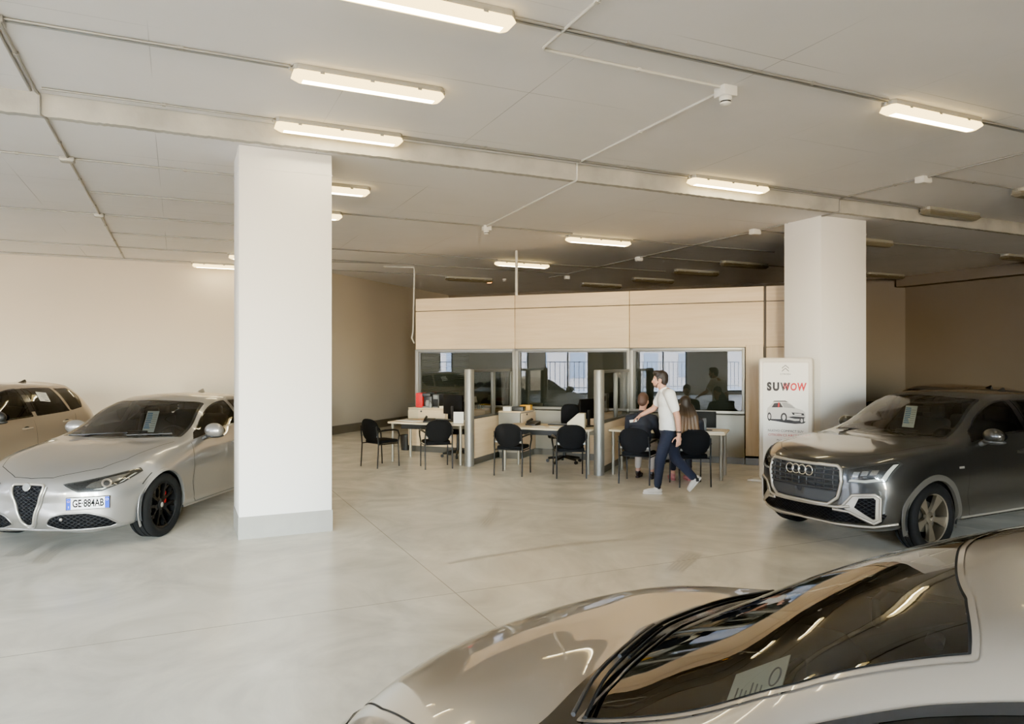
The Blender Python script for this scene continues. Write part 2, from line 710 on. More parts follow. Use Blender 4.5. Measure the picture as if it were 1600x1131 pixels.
# direction (UL,VB)->(UL,VF): s measured from VB
holes = sorted([(VB - b, VB - a, WZ0, WZ1) for a, b in WIN])
room('wall_left', wall_prism((UL, VB), (UL, VF), holes=holes), M_WALL, 'shop front wall with tall street windows', 'wall')
FWIN = [(-7.0, -4.6), (-2.6, -1.2)]
room('wall_front', wall_prism((UL, VF), (UR, VF), holes=[(a - UL, b - UL, WZ0, WZ1) for a, b in FWIN]), M_WALL,
     'cream wall on the entrance side of the showroom', 'wall')
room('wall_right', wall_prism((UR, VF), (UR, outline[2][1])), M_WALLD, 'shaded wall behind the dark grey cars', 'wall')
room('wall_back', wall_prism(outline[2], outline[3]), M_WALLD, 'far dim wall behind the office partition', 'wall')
room('wall_side', wall_prism(outline[3], outline[4]), M_WALL, 'shaded slanting wall running back beside the desks', 'wall')
room('wall_back_left', wall_prism(outline[4], outline[5]), M_WALL, 'cream wall lit by warm tubes behind the silver saloon', 'wall')

# skirtings
def skirt(name, p, q, h, m, label, t=0.02):
    p, q = Vector(p).to_2d(), Vector(q).to_2d()
    d = (q - p).normalized()
    n = Vector((-d.y, d.x))
    e = d * 0.02
    room(name, MB().prism([tuple(p + e), tuple(q - e), tuple(q - e + n * t), tuple(p + e + n * t)], 0.0, h), m, label, 'skirting')


skirt('baseboard_side', outline[3], outline[4], 0.22, M_DARKB, 'dark painted skirting band along the slanting wall')
skirt('baseboard_back_left', outline[4], outline[5], 0.22, M_DARKB, 'dark skirting band at the foot of the cream wall')
# beam under the ceiling along the right and back walls
p3 = Vector(outline[2])
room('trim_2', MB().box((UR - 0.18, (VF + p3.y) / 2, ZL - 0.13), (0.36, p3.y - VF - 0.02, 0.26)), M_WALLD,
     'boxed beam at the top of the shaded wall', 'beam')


# window frames of the shop front (seen only mirrored)
M_STEEL = mat('dark_window_steel', srgb(58, 60, 62), rough=0.4, metal=0.5)
M_SHOPGL = glass_mat('shop_window_glass', (0.97, 0.98, 0.98, 1), 1.3)


def shop_window(i, a, b, front=False):
    t = thing('window_%d' % i, 'tall steel-framed street window %s of the shop front' %
              ['first, added for daylight,', 'second', 'third', 'fourth', 'fifth', 'sixth, added for daylight,', 'seventh', 'eighth', 'ninth', 'tenth'][i - 1], 'window', kind='structure')
    t.rotation_euler = (0, 0, TH)
    w = b - a
    mb = MB()

    def bar(s0, s1, z0, z1):
        if front:
            mb.box(((s0 + s1) / 2, VF - 0.1, (z0 + z1) / 2), (s1 - s0, 0.07, z1 - z0))
        else:
            mb.box((UL - 0.1, (s0 + s1) / 2, (z0 + z1) / 2), (0.07, s1 - s0, z1 - z0))
    bar(a, a + .07, WZ0, WZ1)
    bar(b - .07, b, WZ0, WZ1)
    bar(a, b, WZ0, WZ0 + .08)
    bar(a, b, WZ1 - .08, WZ1)
    n = max(1, int(round(w / 1.4)))
    for k in range(1, n):
        s = a + w * k / n
        bar(s - .03, s + .03, WZ0, WZ1)
    bar(a, b, 2.75, 2.81)
    mb.build('window_frame', M_STEEL, t, 0)['kind'] = 'structure'
    if front:
        g = MB().add([(a, VF - .1, WZ0), (b, VF - .1, WZ0), (b, VF - .1, WZ1), (a, VF - .1, WZ1)], [(0, 1, 2, 3)])
    else:
        g = MB().add([(UL - .1, a, WZ0), (UL - .1, b, WZ0), (UL - .1, b, WZ1), (UL - .1, a, WZ1)], [(0, 1, 2, 3)])
    g.build('window_pane', M_SHOPGL, t, 0)['kind'] = 'structure'


for i, (a, b) in enumerate(WIN):
    shop_window(i + 1, a, b)
for i, (a, b) in enumerate(FWIN):
    shop_window(7 + i, a, b, True)

# street outside: pavement, opposite house front
M_ASPH = mat('street_asphalt', srgb(150, 148, 144), rough=0.9)
room('road', MB().box((UL - 15.2, 6, -0.3), (30, 60, 0.2)), M_ASPH, 'pale street surface outside the shop front', 'street')
M_FAC = mat('house_front_render', srgb(214, 200, 186), rough=0.85)
M_FACW = mat('house_window', srgb(120, 124, 130), rough=0.3)
fac = thing('house_front', 'house front across the street seen mirrored in the office glass', 'building', kind='structure')
fac.rotation_euler = (0, 0, TH)
MB().box((UL - 15, 6, 4), (0.4, 60, 9)).build('wall', M_FAC, fac, 0)
mb = MB()
for k in range(18):
    for z in (1.6, 4.6):
        mb.box((UL - 14.78, -22 + k * 3.2, z), (0.06, 1.3, 1.9))
mb.build('window', M_FACW, fac, 0)
mb = MB()
for k in range(120):
    mb.box((UL - 6.5, -22 + k * 0.33, 0.95), (0.03, 0.03, 1.9))
mb.box((UL - 6.5, 6, 1.85), (0.04, 40, 0.05)).box((UL - 6.5, 6, 0.25), (0.04, 40, 0.05))
tag(mb.build('street_fence', M_STEEL, None, 0), 'iron bar fence across the street outside the shop windows', 'fence', kind='structure').rotation_euler = (0, 0, TH)

# columns
def column(name, u0, u1, v0, v1, label, m=None):
    o = room(name, MB().box(((u0 + u1) / 2, (v0 + v1) / 2, ZL / 2), (u1 - u0, v1 - v0, ZL - 0.002)), m or M_COLW, label, 'column', 40, 0.012)
    t = 0.012
    s = MB().box(((u0 + u1) / 2, (v0 + v1) / 2, 0.115), (u1 - u0 + t, v1 - v0 + t, 0.23)).build('skirting', M_GREYB, o, 0)
    # plaster line below the ceiling
    MB().box(((u0 + u1) / 2, (v0 + v1) / 2, ZL - 0.225), (u1 - u0 + .006, v1 - v0 + .006, 0.012)).build('plaster_line', m or M_COLW, o, 0)
    return o


column('column', .57, 1.52, 7.95, 8.64, 'thick white square column beside the silver saloon')
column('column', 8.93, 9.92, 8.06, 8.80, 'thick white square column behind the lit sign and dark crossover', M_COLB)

# ------------------------------------------------------------------ ceiling lights
M_LHOUS = mat('lamp_housing', srgb(150, 146, 134), rough=0.5)
M_LON = emit_mat('lit_diffuser', (1.0, 0.72, 0.28, 1), 6.0)
M_TUBE = emit_mat('lit_tube_glow', (1.0, 0.88, 0.58, 1), 40.0)
M_LOFF = mat('grey_diffuser', srgb(120, 112, 94), rough=0.3, spec=0.6)
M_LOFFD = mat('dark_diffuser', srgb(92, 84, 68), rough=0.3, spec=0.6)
M_ORNG = emit_mat('dying_tube_glow', (1.0, 0.35, 0.06, 1), 8.0)


def make_light(on, L=1.30):
    t = thing('ceiling_light', 'x', 'light', group='tube lights on the ceiling')
    hw, dz = 0.085, 0.045
    poly = [(-L / 2, -hw + .03), (-L / 2 + .03, -hw), (L / 2 - .03, -hw), (L / 2, -hw + .03), (L / 2, hw - .03), (L / 2 - .03, hw), (-L / 2 + .03, hw), (-L / 2, hw - .03)]
    MB().prism(poly, -dz, 0.0).build('housing', M_LHOUS, t, 30, 0.004)
    # tapering diffuser
    mb = MB()
    def ring(ix, iy, z):
        a, b = L / 2 - ix, hw - iy
        c = .03
        return [(-a, -b + c, z), (-a + c, -b, z), (a - c, -b, z), (a, -b + c, z), (a, b - c, z), (a - c, b, z), (-a + c, b, z), (-a, b - c, z)]
    rings = [ring(.004, .004, -dz), ring(-.004, -.014, -dz - .035), ring(.035, .03, -dz - .07)]
    vs = sum(rings, [])
    fs = []
    for i in range(2):
        for k in range(8):
            k2 = (k + 1) % 8
            fs.append((i * 8 + k, i * 8 + k2, (i + 1) * 8 + k2, (i + 1) * 8 + k))
    fs.append(tuple(range(16, 24)))
    mb.add(vs, fs)
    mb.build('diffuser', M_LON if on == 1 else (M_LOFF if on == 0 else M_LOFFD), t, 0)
    if on == 1:
        MB().box((0, 0, -dz - .0715), (L - .16, .07, .003)).build('tube', M_TUBE, t, 0)
    for s in (-1, 1):
        for x in (-.42, 0, .42):
            MB().box((x, s * (hw - .002), -dz - .004), (.035, .012, .028)).build('clip', M_ALU, t, 0)
    for s in (-1, 1):
        MB().lathe([(0.018, 0), (.018, .03), (.012, .035)], 10, Matrix.Translation((s * (L / 2 - .005), 0, -.022)) @ Matrix.Rotation(s * PI / 2, 4, 'Y')).build('cable_gland', M_ALU, t, 30)
    return t


LON = [(1.49, 4.64, ZU, 'lit tube light highest in view, over the open floor'),
       (1.51, 6.19, ZU, 'lit tube light in the second row before the ceiling step'),
       (1.54, 7.60, ZU, 'lit tube light against the ceiling step above the column beside the silver saloon'),
       (6.68, 4.68, ZU, 'lit tube light above the dark grey crossover'),
       (6.74, 7.62, ZU, 'lit tube light against the ceiling step between the two columns'),
       (1.58, 9.24, ZL, 'lit tube light just behind the column beside the saloon, upper of the two peeking out'),
       (1.58, 10.95, ZL, 'lit tube light peeking out behind the column, its tip only in view'),
       (1.60, 14.2, ZL, 'lit tube light behind the column, its street-side tip in view above the cream wall'),
       (1.61, 16.0, ZL, 'lit tube light behind the column, second from the cream wall'),
       (0.95, 17.72, ZL, 'lit tube light glowing right above the cream rear wall'),
       (6.90, 11.2, ZL, 'lit tube light over the aisle before the office partition'),
       (7.0, 14.6, ZL, 'lit tube light crossed by the white pole on the partition')]
LOFF = [(11.33, 7.63, ZU, 0, 'unlit grey tube light on the ceiling step beside the rear column'),
        (11.36, 6.26, ZU, 0, 'unlit tube light cut by the picture edge above the dark crossover'),
        (11.4, 9.28, ZL, 0, 'unlit tube light showing just behind the rear column'),
        (16.2, 9.35, ZL, 2, 'unlit tube light high before the shaded wall'),
        (16.3, 12.7, ZL, 2, 'unlit tube light deep in the shade behind the rear column'),
        (7.02, 17.9, ZL, 2, 'dim tube light with an orange glowing end behind the partition'),
        (11.55, 14.2, ZL, 2, 'unlit tube light behind the partition, middle one of the dark trio'),
        (11.6, 12.6, ZL, 2, 'unlit tube light behind the partition nearest the rear column'),
        (11.6, 16.05, ZL, 2, 'unlit tube light behind the partition, third of the dark row'),
        (11.0, 17.7, ZL, 2, 'unlit tube light behind the partition farthest back in the dark row')]
protos = {}
def place_light(u, v, z, on, label):
    p = RV(u, v, z)
    if on not in protos:
        t = make_light(on)
        protos[on] = t
        t.location = p
        t.rotation_euler = (0, 0, TH)
        t['label'] = label
        return t
    return dup(protos[on], p, TH, label)


for (u, v, z, lab) in LON:
    place_light(u, v, z, 1, lab)
for (u, v, z, k, lab) in LOFF:
    o = place_light(u, v, z, k, lab)
    if 'orange' in lab:
        MB().box((.58, 0, -.09), (.1, .1, .06)).build('glowing_end', M_ORNG, o, 0, 0.01)

# ------------------------------------------------------------------ conduits on the ceiling
def conduit(name, pts, label, r=0.011, m=None, double=False, group=None, clips=True):
    """pts: (u, v, z); pipes hang just under the slab"""
    m = m or M_PIPE
    P = [RV(*p) for p in pts]
    # round the bends
    Q = [P[0]]
    for i in range(1, len(P) - 1):
        a, b, c = P[i - 1], P[i], P[i + 1]
        d = min(0.06, (a - b).length * .4, (c - b).length * .4)
        q0 = b + (a - b).normalized() * d
        q1 = b + (c - b).normalized() * d
        for t in (0, .33, .66, 1):
            Q.append(q0 * (1 - t) ** 2 + b * 2 * t * (1 - t) + q1 * t * t)
    Q.append(P[-1])
    o = MB().tube(Q, r, 8).build(name, m, None, 60)
    tag(o, label, 'pipe', group)
    if clips:
        for i in range(len(P) - 1):
            a, b = P[i], P[i + 1]
            L = (b - a).length
            if abs((b - a).z) > .05:
                continue
            k = int(L / 1.6)
            ang = math.atan2((b - a).y, (b - a).x)
            for j in range(k):
                c = a.lerp(b, (j + .5) / k)
                MB().box((c.x, c.y, c.z + .002), (.03, r * 2 + .012, r * 2 + .006), ang).build('pipe_clip', m, o, 0)
    return o


hu, hl = ZU - .0112, ZL - .0112
def drow(v, u0, u1, z, where, m=None):
    conduit('conduit', [(u0, v - .02, z), (u1, v - .02, z)], 'thin steel conduit ' + where + ', street-side one', group='ceiling conduits')
    conduit('conduit', [(u0, v + .02, z), (u1, v + .02, z)], 'thin steel conduit ' + where + ', far-side one', group='ceiling conduits', clips=False)


drow(6.19, -13.9, .84, hu, 'running to the second-row tube light')
drow(4.66, 2.16, 6.0, hu, 'joining the two tube lights nearest the camera')
drow(4.66, 7.36, 17, hu, 'running on past the light above the dark crossover')
conduit('conduit', [(-1.1, 7.60, hu), (.86, 7.60, hu)], 'steel conduit along the step to the light above the column', group='ceiling conduits')
drow(7.62, 2.22, 6.06, hu, 'along the ceiling step between its two lit lights')
drow(7.62, 7.42, 10.66, hu, 'along the ceiling step over the rear column')
conduit('conduit', [(-1.16, -9.9, hu), (-1.16, 7.70, hu), (-1.14, 7.745, hu - .01), (-1.14, 7.745, hl + .005), (-1.10, 7.8, hl), (-1.05, 17.6, hl)],
        'long steel conduit running from the front edge to the cream rear wall', 0.013, group='ceiling conduits')
conduit('conduit', [(-1.20, -9.9, hu), (-1.20, 7.70, hu)], 'companion conduit beside the long front-to-back one', 0.012, group='ceiling conduits', clips=False)
for v, u0, u1, w in [(9.25, -13.9, .9, 'leading to the first light behind the saloon column'), (10.95, -1.05, .9, 'branching to the second light behind the saloon column'),
                     (12.55, -13.9, .92, 'crossing behind the saloon column'), (14.25, -1.05, .92, 'branching to the third light behind the saloon column'),
                     (15.95, -13.9, .92, 'branching to the light before the cream wall'), (17.66, -13.9, .27, 'running along the top of the cream wall'),
                     (10.97, 2.25, 6.23, 'from the column to the light over the aisle'), (11.1, 7.57, 11.0, 'past the light over the aisle toward the rear column'),
                     (14.45, 2.28, 6.33, 'from the column to the light crossed by the pole'), (14.6, 7.67, 10.9, 'beyond the light crossed by the pole'),
                     (16.0, 2.28, 9.0, 'in the dim part above the slanting wall'), (17.72, 1.62, 6.3, 'deepest in the dim part behind the partition'),
                     (12.72, 8.95, 15.6, 'running dark behind the rear column'), (9.4, 8.95, 10.7, 'short branch just behind the rear column'),
                     (9.33, 12.1, 15.5, 'joining the two unlit lights before the shaded wall')]:
    conduit('conduit', [(u0, v, hl), (u1, v, hl)], 'thin steel conduit ' + w, group='ceiling conduits')
conduit('conduit', [(8.95, 6.30, hu), (10.68, 6.27, hu)], 'thin conduit from the junction box to the unlit light at the edge', group='ceiling conduits')
conduit('conduit', [(8.95, -9.9, hu), (8.95, 7.70, hu), (8.97, 7.745, hu - .01), (8.97, 7.745, hl + .005), (8.95, 7.82, hl), (8.95, 17, hl)],
        'steel conduit crossing the step above the rear column', 0.013, group='ceiling conduits')
conduit('conduit', [(2.57, -9.9, hu), (2.57, 5.02, hu), (4.40, 5.04, hu)], 'pale alarm conduit turning a corner to the smoke detector', 0.013, M_PIPEW, group='alarm conduits')
conduit('conduit', [(4.44, 5.06, hu), (4.44, 7.70, hu), (4.46, 7.742, hu - .01), (4.46, 7.742, hl + .005), (4.46, 7.82, hl), (4.6, 10.95, hl)],
        'pale alarm conduit from smoke detector down over the step to the small sensor', 0.013, M_PIPEW, group='alarm conduits')
# pipes that climb beside the partition
q = [Vector((-3.0, 16.9, hl)), Vector((-2.32, 17.05, hl)), Vector((-2.30, 17.05, hl - .1)), Vector((-2.33, 17.05, 2.55)), Vector((-2.36, 17.05, 2.4)), Vector((-2.3, 17.05, 2.28))]
tag(MB().tube(q, .02, 8).build('cable_pipe', M_PIPEW, None, 60), 'pale pipe bending down from the ceiling at the end of the partition', 'pipe')
conduit('conduit', [(2.4, 16.45, hl), (4.9, 15.9, hl)], 'thin pipe along the ceiling near the slanting wall', group='ceiling conduits')


def jbox(p, s, label, rz=TH, m=None):
    o = MB().box((0, 0, -s[2] / 2), s).build('junction_box', m or M_PLAST, None, 30, 0.005)
    MB().box((0, 0, -s[2] - .003), (s[0] * .8, s[1] * .8, .006)).build('box_lid', m or M_PLAST, o, 0)
    o.location = p
    o.rotation_euler = (0, 0, rz)
    tag(o, label, 'junction box', 'junction boxes on the conduits')


jbox(RV(8.95, 6.40, ZU), (.17, .13, .08), 'white junction box on the conduit above the dark crossover')
jbox(RV(8.88, 9.4, ZL), (.16, .12, .08), 'white junction box beside the rear column head')
jbox(RV(8.95, 12.9, ZL), (.13, .11, .08), 'small white junction box halfway to the partition top')
jbox(RV(-1.1, 9.25, ZL), (.14, .12, .05), 'grey junction box at the crossing above the silver saloon', m=M_PIPE)
jbox(RV(-1.08, 12.55, ZL), (.13, .11, .05), 'grey junction box at the farther conduit crossing', m=M_PIPE)
jbox(RV(-1.18, 6.19, ZU), (.12, .12, .05), 'grey junction box in the corner of the front ceiling', m=M_PIPE)
jbox(RV(9.2, 16.5, ZL), (.12, .1, .08), 'tiny white box on the dim ceiling behind the partition')


def detector(p, label, sc=1.0, box=True):
    t = thing('smoke_detector', label, 'smoke detector', p, TH)
    z = 0
    if box:
        MB().box((0, 0, -.045 * sc), (.15 * sc, .14 * sc, .09 * sc)).build('mounting_box', M_PLAST, t, 30, .006)
        z = -.09 * sc
    M = Matrix.Translation((0, 0, z)) @ Matrix.Rotation(PI, 4, 'X') @ Matrix.Scale(sc, 4)
    MB().lathe([(.055, 0), (.057, .02), (.05, .03), (.05, .036)], 24, M).build('sensor_base', M_PLAST, t, 40)
    MB().lathe([(.046, .036), (.046, .05)], 24, M).build('sensor_slots', M_BLACK, t, 40)
    MB().lathe([(.05, .05), (.048, .062), (.03, .072), (0.0001, .075)], 24, M).build('sensor_head', M_PLAST, t, 40)


detector(RV(4.43, 5.05, ZU), 'white smoke detector on its box where the pale conduit turns')
detector(RV(4.62, 11.0, ZL), 'small white sensor at the end of the pale conduit', .9)
detector(RV(8.0, 17.8, ZL), 'tiny white detector on the dim ceiling beside the white pole', 1.0, False)
# ================================================================== office partition and desks
# local frame of the partition: x along it, y into the office, z up; rotated by -PH
PA0, PB0 = -7.61, 13.56
PORG = PV(PA0, PB0)
M_PGLASS = glass_mat('office_glass', (0.52, 0.56, 0.54, 1), 1.66, 0.0, 0.02)
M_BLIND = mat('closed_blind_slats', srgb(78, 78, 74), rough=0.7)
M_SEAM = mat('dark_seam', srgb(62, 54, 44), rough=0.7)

part = thing('partition', 'long wood and glass office partition behind the desks', 'partition', PORG, -PH, kind='structure')
XS = [0.0, 2.276, 4.608, 7.02]
ZT, ZS, ZG1, ZG0 = 3.18, 2.91, 2.10, 0.90
for i in range(3):
    a, b = XS[i] + .006, XS[i + 1] - .006
    MB().box(((a + b) / 2, .03, (ZS + ZT) / 2 + .004), (b - a, .06, ZT - ZS - .012)).build('wood_panel', M_WOOD, part, 30, .003)
    MB().box(((a + b) / 2, .03, (ZG1 + ZS) / 2), (b - a, .06, ZS - ZG1 - .01)).build('wood_panel', M_WOOD, part, 30, .003)
    g1 = b if i < 2 else 6.69
    # aluminium frame round the pane
    mb = MB()
    mb.box((a + .03, .02, (ZG0 + ZG1) / 2), (.07, .08, ZG1 - ZG0))
    mb.box((g1 - .02, .02, (ZG0 + ZG1) / 2), (.05, .08, ZG1 - ZG0))
    mb.box(((a + g1) / 2, .02, ZG1 - .025), (g1 - a, .08, .05))
    mb.box(((a + g1) / 2, .015, ZG0 + .025), (g1 - a, .09, .05))
    mb.build('window_frame', M_ALU, part, 30, .004)
    mb = MB()
    mb.box((a + .09, .03, (ZG0 + ZG1) / 2), (.05, .06, ZG1 - ZG0 - .1))
    mb.box(((a + g1) / 2, .03, ZG1 - .062), (g1 - a - .1, .06, .025))
    mb.build('window_rebate', M_DKALU, part, 0)
    MB().add([(a + .06, .03, ZG0 + .05), (g1 - .045, .03, ZG0 + .05), (g1 - .045, .03, ZG1 - .05), (a + .06, .03, ZG1 - .05)], [(0, 1, 2, 3)]).build('window_pane', M_PGLASS, part, 0)
    mb = MB()
    z = ZG0 + .08
    while z < ZG1 - .06:
        mb.box(((a + g1) / 2, .10, z), (g1 - a - .12, .026, .016), 0)
        z += .03
    mb.build('blind', M_BLIND, part, 0)
    MB().box(((a + g1) / 2, .03, .50), (g1 - a, .06, .76)).build('grey_panel', M_PGREY, part, 30, .003)
    MB().box(((a + g1) / 2, .02, .06), (g1 - a, .06, .115)).build('plinth', M_DKALU, part, 0)
# end part in wood with a dark open joint
MB().box((6.86, .03, (ZG1 + .1) / 2 + .05), (.30, .07, ZG1 - .12)).build('wood_post', M_WOODV, part, 30, .003)
MB().box((6.86, .03, .06), (.31, .08, .12)).build('plinth', M_DKALU, part, 0)
MB().box((7.04, .06, 1.6), (.04, .03, 3.15)).build('dark_joint', M_SEAM, part, 0)
MB().box((7.76, .03, (ZS + ZT) / 2 + .004), (1.4, .06, ZT - ZS - .012)).build('wood_panel', M_WOOD, part, 30, .003)
MB().box((7.76, .03, (ZG1 + ZS) / 2), (1.4, .06, ZS - ZG1 - .01)).build('wood_panel', M_WOOD, part, 30, .003)
MB().box((7.76, .03, ZG1 / 2), (1.4, .06, ZG1 - .01)).build('wood_panel', M_WOODV, part, 30, .003)
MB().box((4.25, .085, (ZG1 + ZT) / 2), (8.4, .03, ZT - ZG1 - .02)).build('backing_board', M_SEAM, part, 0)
# dim office behind the glass
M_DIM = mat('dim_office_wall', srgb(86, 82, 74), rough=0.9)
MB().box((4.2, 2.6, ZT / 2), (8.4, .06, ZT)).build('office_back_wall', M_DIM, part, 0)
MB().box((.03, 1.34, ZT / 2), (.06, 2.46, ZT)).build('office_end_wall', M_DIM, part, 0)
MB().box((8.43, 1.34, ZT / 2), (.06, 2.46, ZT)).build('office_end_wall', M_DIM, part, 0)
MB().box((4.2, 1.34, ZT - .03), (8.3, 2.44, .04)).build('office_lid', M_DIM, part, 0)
# the white pole
pp = PORG + Matrix.Rotation(-PH, 3, 'Z') @ Vector((2.30, .03, 0))
tag(MB().tube([(pp.x, pp.y, ZT), (pp.x, pp.y, ZL)], .028, 12).build('support_pole', M_PIPEW, None, 60), 'white pole from partition top up to the ceiling', 'pole')


def PL(x, y, z=0.0):
    """local frame of the desk row: x along the partition, y from it (negative = toward the showroom)"""
    return PORG + Matrix.Rotation(-PH, 3, 'Z') @ Vector((x, y, z))


# ---- dividers between desks
def divider(x, y0, label):
    t = thing('desk_divider', label, 'divider', PL(x, y0), -PH, 'desk dividers')
    L = -y0 - .04
    MB().lathe([(.085, 0), (.085, 1.69), (.08, 1.705), (0.0001, 1.71)], 24).build('round_post', M_ALU, t, 40)
    MB().box((0, .08 + L / 2, .46), (.05, L, .72)).build('wood_panel', M_WOOD, t, 30, .004)
    MB().box((0, .08 + L / 2, .06), (.055, L, .11)).build('plinth', M_DKALU, t, 0)
    mb = MB()
    mb.box((0, .08 + L / 2, .84), (.06, L, .045))
    mb.box((0, .08 + L / 2, 1.675), (.06, L, .05))
    for yy in (.10, .08 + L * .49, .08 + L * .53, L + .04):
        mb.box((0, yy, 1.26), (.05, .045, .82))
    mb.build('glass_frame', M_DKALU, t, 30, .003)
    for a, b in ((.12, L * .47 + .08), (L * .55 + .08, L)):
        MB().add([(0, a, .86), (0, b, .86), (0, b, 1.65), (0, a, 1.65)], [(0, 1, 2, 3)]).build('glass_pane', M_SCRGL, t, 0)


M_SCRGL = glass_mat('screen_glass', (0.82, 0.86, 0.84, 1), 1.5)
divider(2.19, -1.98, 'wood and glass desk divider between first and second desk')
divider(4.58, -2.12, 'wood and glass desk divider beside the walking man')

M_DTOP = wood_mat('desk_top_veneer', srgb(214, 196, 164), srgb(224, 208, 178))
M_DLEG = mat('grey_desk_leg', srgb(146, 140, 126), rough=0.4, metal=0.4)


def desk(x0, x1, y0, y1, label, curve=True):
    t = thing('desk', label, 'desk', PL(x0, y0), -PH, 'desks before the partition')
    W, D = x1 - x0, y1 - y0
    poly = [(0, .02), (W * .5, -.05), (W, .0), (W, D), (0, D)] if curve else [(0, 0), (W, 0), (W, D), (0, D)]
    MB().prism(fillet(poly, .06), .71, .74).build('desk_top', M_DTOP, t, 30, .004)
    for lx, ly in ((.07, .12), (W - .07, .12), (.07, D - .08), (W - .07, D - .08)):
        MB().tube([(lx, ly, 0), (lx, ly, .71)], .027, 12).build('leg', M_DLEG, t, 60)
    MB().box((W / 2, .14, .655), (W - .5, .03, .09)).build('front_rail', M_BLACK, t, 0)
    MB().box((W / 2, D - .1, .64), (W - .2, .03, .12)).build('rear_rail', M_DLEG, t, 0)
    return t


desk(.55, 2.08, -2.08, -1.22, 'first pale wood desk with grey legs, farthest from the rear column')
desk(2.86, 4.47, -2.25, -1.4, 'second pale wood desk between the two dividers')
desk(4.71, 6.55, -2.1, -1.3, 'third pale wood desk where the two clients sit')

M_CABW = M_WOOD
def cabinet(x, y, w, d, rz, label, side=None, h=.90, nd=3, locky=.83):
    t = thing('cabinet', label, 'cabinet', PL(x, y), -PH + rz, 'low cabinets under the office glass')
    MB().box((0, .0, .06), (w - .02, d - .04, .12)).build('plinth', M_DKALU, t, 0)
    MB().box((0, .01, .12 + (h - .15) / 2), (w, d - .02, h - .15)).build('carcass', side or M_WOOD, t, 30, .003)
    MB().box((0, 0, h - .0125), (w + .01, d, .025)).build('cabinet_top', M_WOOD, t, 30, .003)
    n = max(1, int(round(w / .75)))
    for i in range(n):
        cx = -w / 2 + (i + .5) * w / n
        dr = MB().box((cx, -d / 2 - .008, .13 + (h - .17) / 2), (w / n - .008, .018, h - .17)).build('door', M_WOOD, t, 30, .002)
        MB().lathe([(.018, 0), (.018, .012), (0.0001, .014)], 16, Matrix.Translation((cx - .12, -d / 2 - .017, locky)) @ Matrix.Rotation(PI / 2, 4, 'X')).build('lock', M_BLACK, dr, 40)
    return t


cabinet(.98, -.30, 1.72, .42, 0, 'low wooden cabinet carrying the red coffee machine')
cabinet(2.49, -.43, .78, .46, PI / 2, 'low cabinet with grey side carrying the yellow box', M_PGREY)
cabinet(4.05, -.27, .86, .42, 0, 'low cabinet behind the second desk beside the divider')

# ---- chairs
M_CHF = mat('chair_frame_black', srgb(20, 20, 21), rough=0.4, metal=0.2)


def make_chair():
    """faces +y; origin on the floor under the seat centre"""
    t = thing('visitor_chair', 'x', 'chair', group='black visitor chairs')
    # seat cushion
    sp = fillet([(-.22, -.20), (.22, -.20), (.235, .24), (-.235, .24)], .09)
    MB().prism(sp, .42, .475).build('seat', M_BLKF, t, 40, .018, 3)
    # rounded backrest, tilted and slightly hollow
    mb = MB()
    N = 28
    pr = []
    for k in range(N):
        a = 2 * PI * k / N
        ca, sa = math.cos(a), math.sin(a)
        x = .235 * math.copysign(abs(ca) ** .75, ca)
        z = .19 * math.copysign(abs(sa) ** .8, sa)
        if sa < 0:
            x *= .96
        pr.append((x, z))
    vs, fs = [], []
    def bp(x, z, off):
        return (x, -.235 - (z + .19) * .12 + (x / .235) ** 2 * .035 + off, .66 + z)
    for off, sc in ((-.016, .90), (-.022, .5), (.016, .90), (.010, .5)):
        vs += [bp(x * sc, z * sc, off) for x, z in pr]
    vs += [bp(x, z, -.006) for x, z in pr] + [bp(x, z, .006) for x, z in pr]
    vs += [bp(0, 0, -.022), bp(0, 0, .010)]
    def band(a, b):
        for k in range(N):
            k2 = (k + 1) % N
            fs.append((a * N + k, a * N + k2, b * N + k2, b * N + k))
    band(1, 0), band(0, 4), band(4, 5), band(5, 2), band(2, 3)
    for k in range(N):
        k2 = (k + 1) % N
        fs.append((6 * N, N + k2, N + k))
        fs.append((6 * N + 1, 3 * N + k, 3 * N + k2))
    mb.add(vs, fs)
    mb.build('backrest', M_BLKF, t, 50)
    for s in (-1, 1):
        MB().tube([(s * .235, -.25, 0), (s * .235, -.225, .40), (s * .235, -.235, .52), (s * .225, -.262, .72)], .0125, 8).build('leg', M_CHF, t, 60)
        MB().tube([(s * .24, .22, 0), (s * .24, .20, .43)], .0125, 8).build('leg', M_CHF, t, 60)
        MB().tube([(s * .24, .20, .43), (s * .262, .205, .56), (s * .268, .17, .635), (s * .268, .08, .655), (s * .262, -.10, .652), (s * .24, -.235, .635)],
                  [.0125, .014, .017, .018, .018, .014], 8).build('armrest', M_CHF, t, 60)
        MB().tube([(s * .236, -.225, .41), (s * .24, .20, .41)], .011, 8).build('side_rail', M_CHF, t, 60)
        MB().box((s * .2, -.225, .55), (.05, .012, .03)).build('back_bracket', M_ALU, t, 0)
    MB().tube([(-.235, -.1, .405), (.235, -.1, .405)], .01, 8).build('cross_rail', M_CHF, t, 60)
    return t


def face(fx, fy):
    return math.atan2(fy, fx) - PI / 2


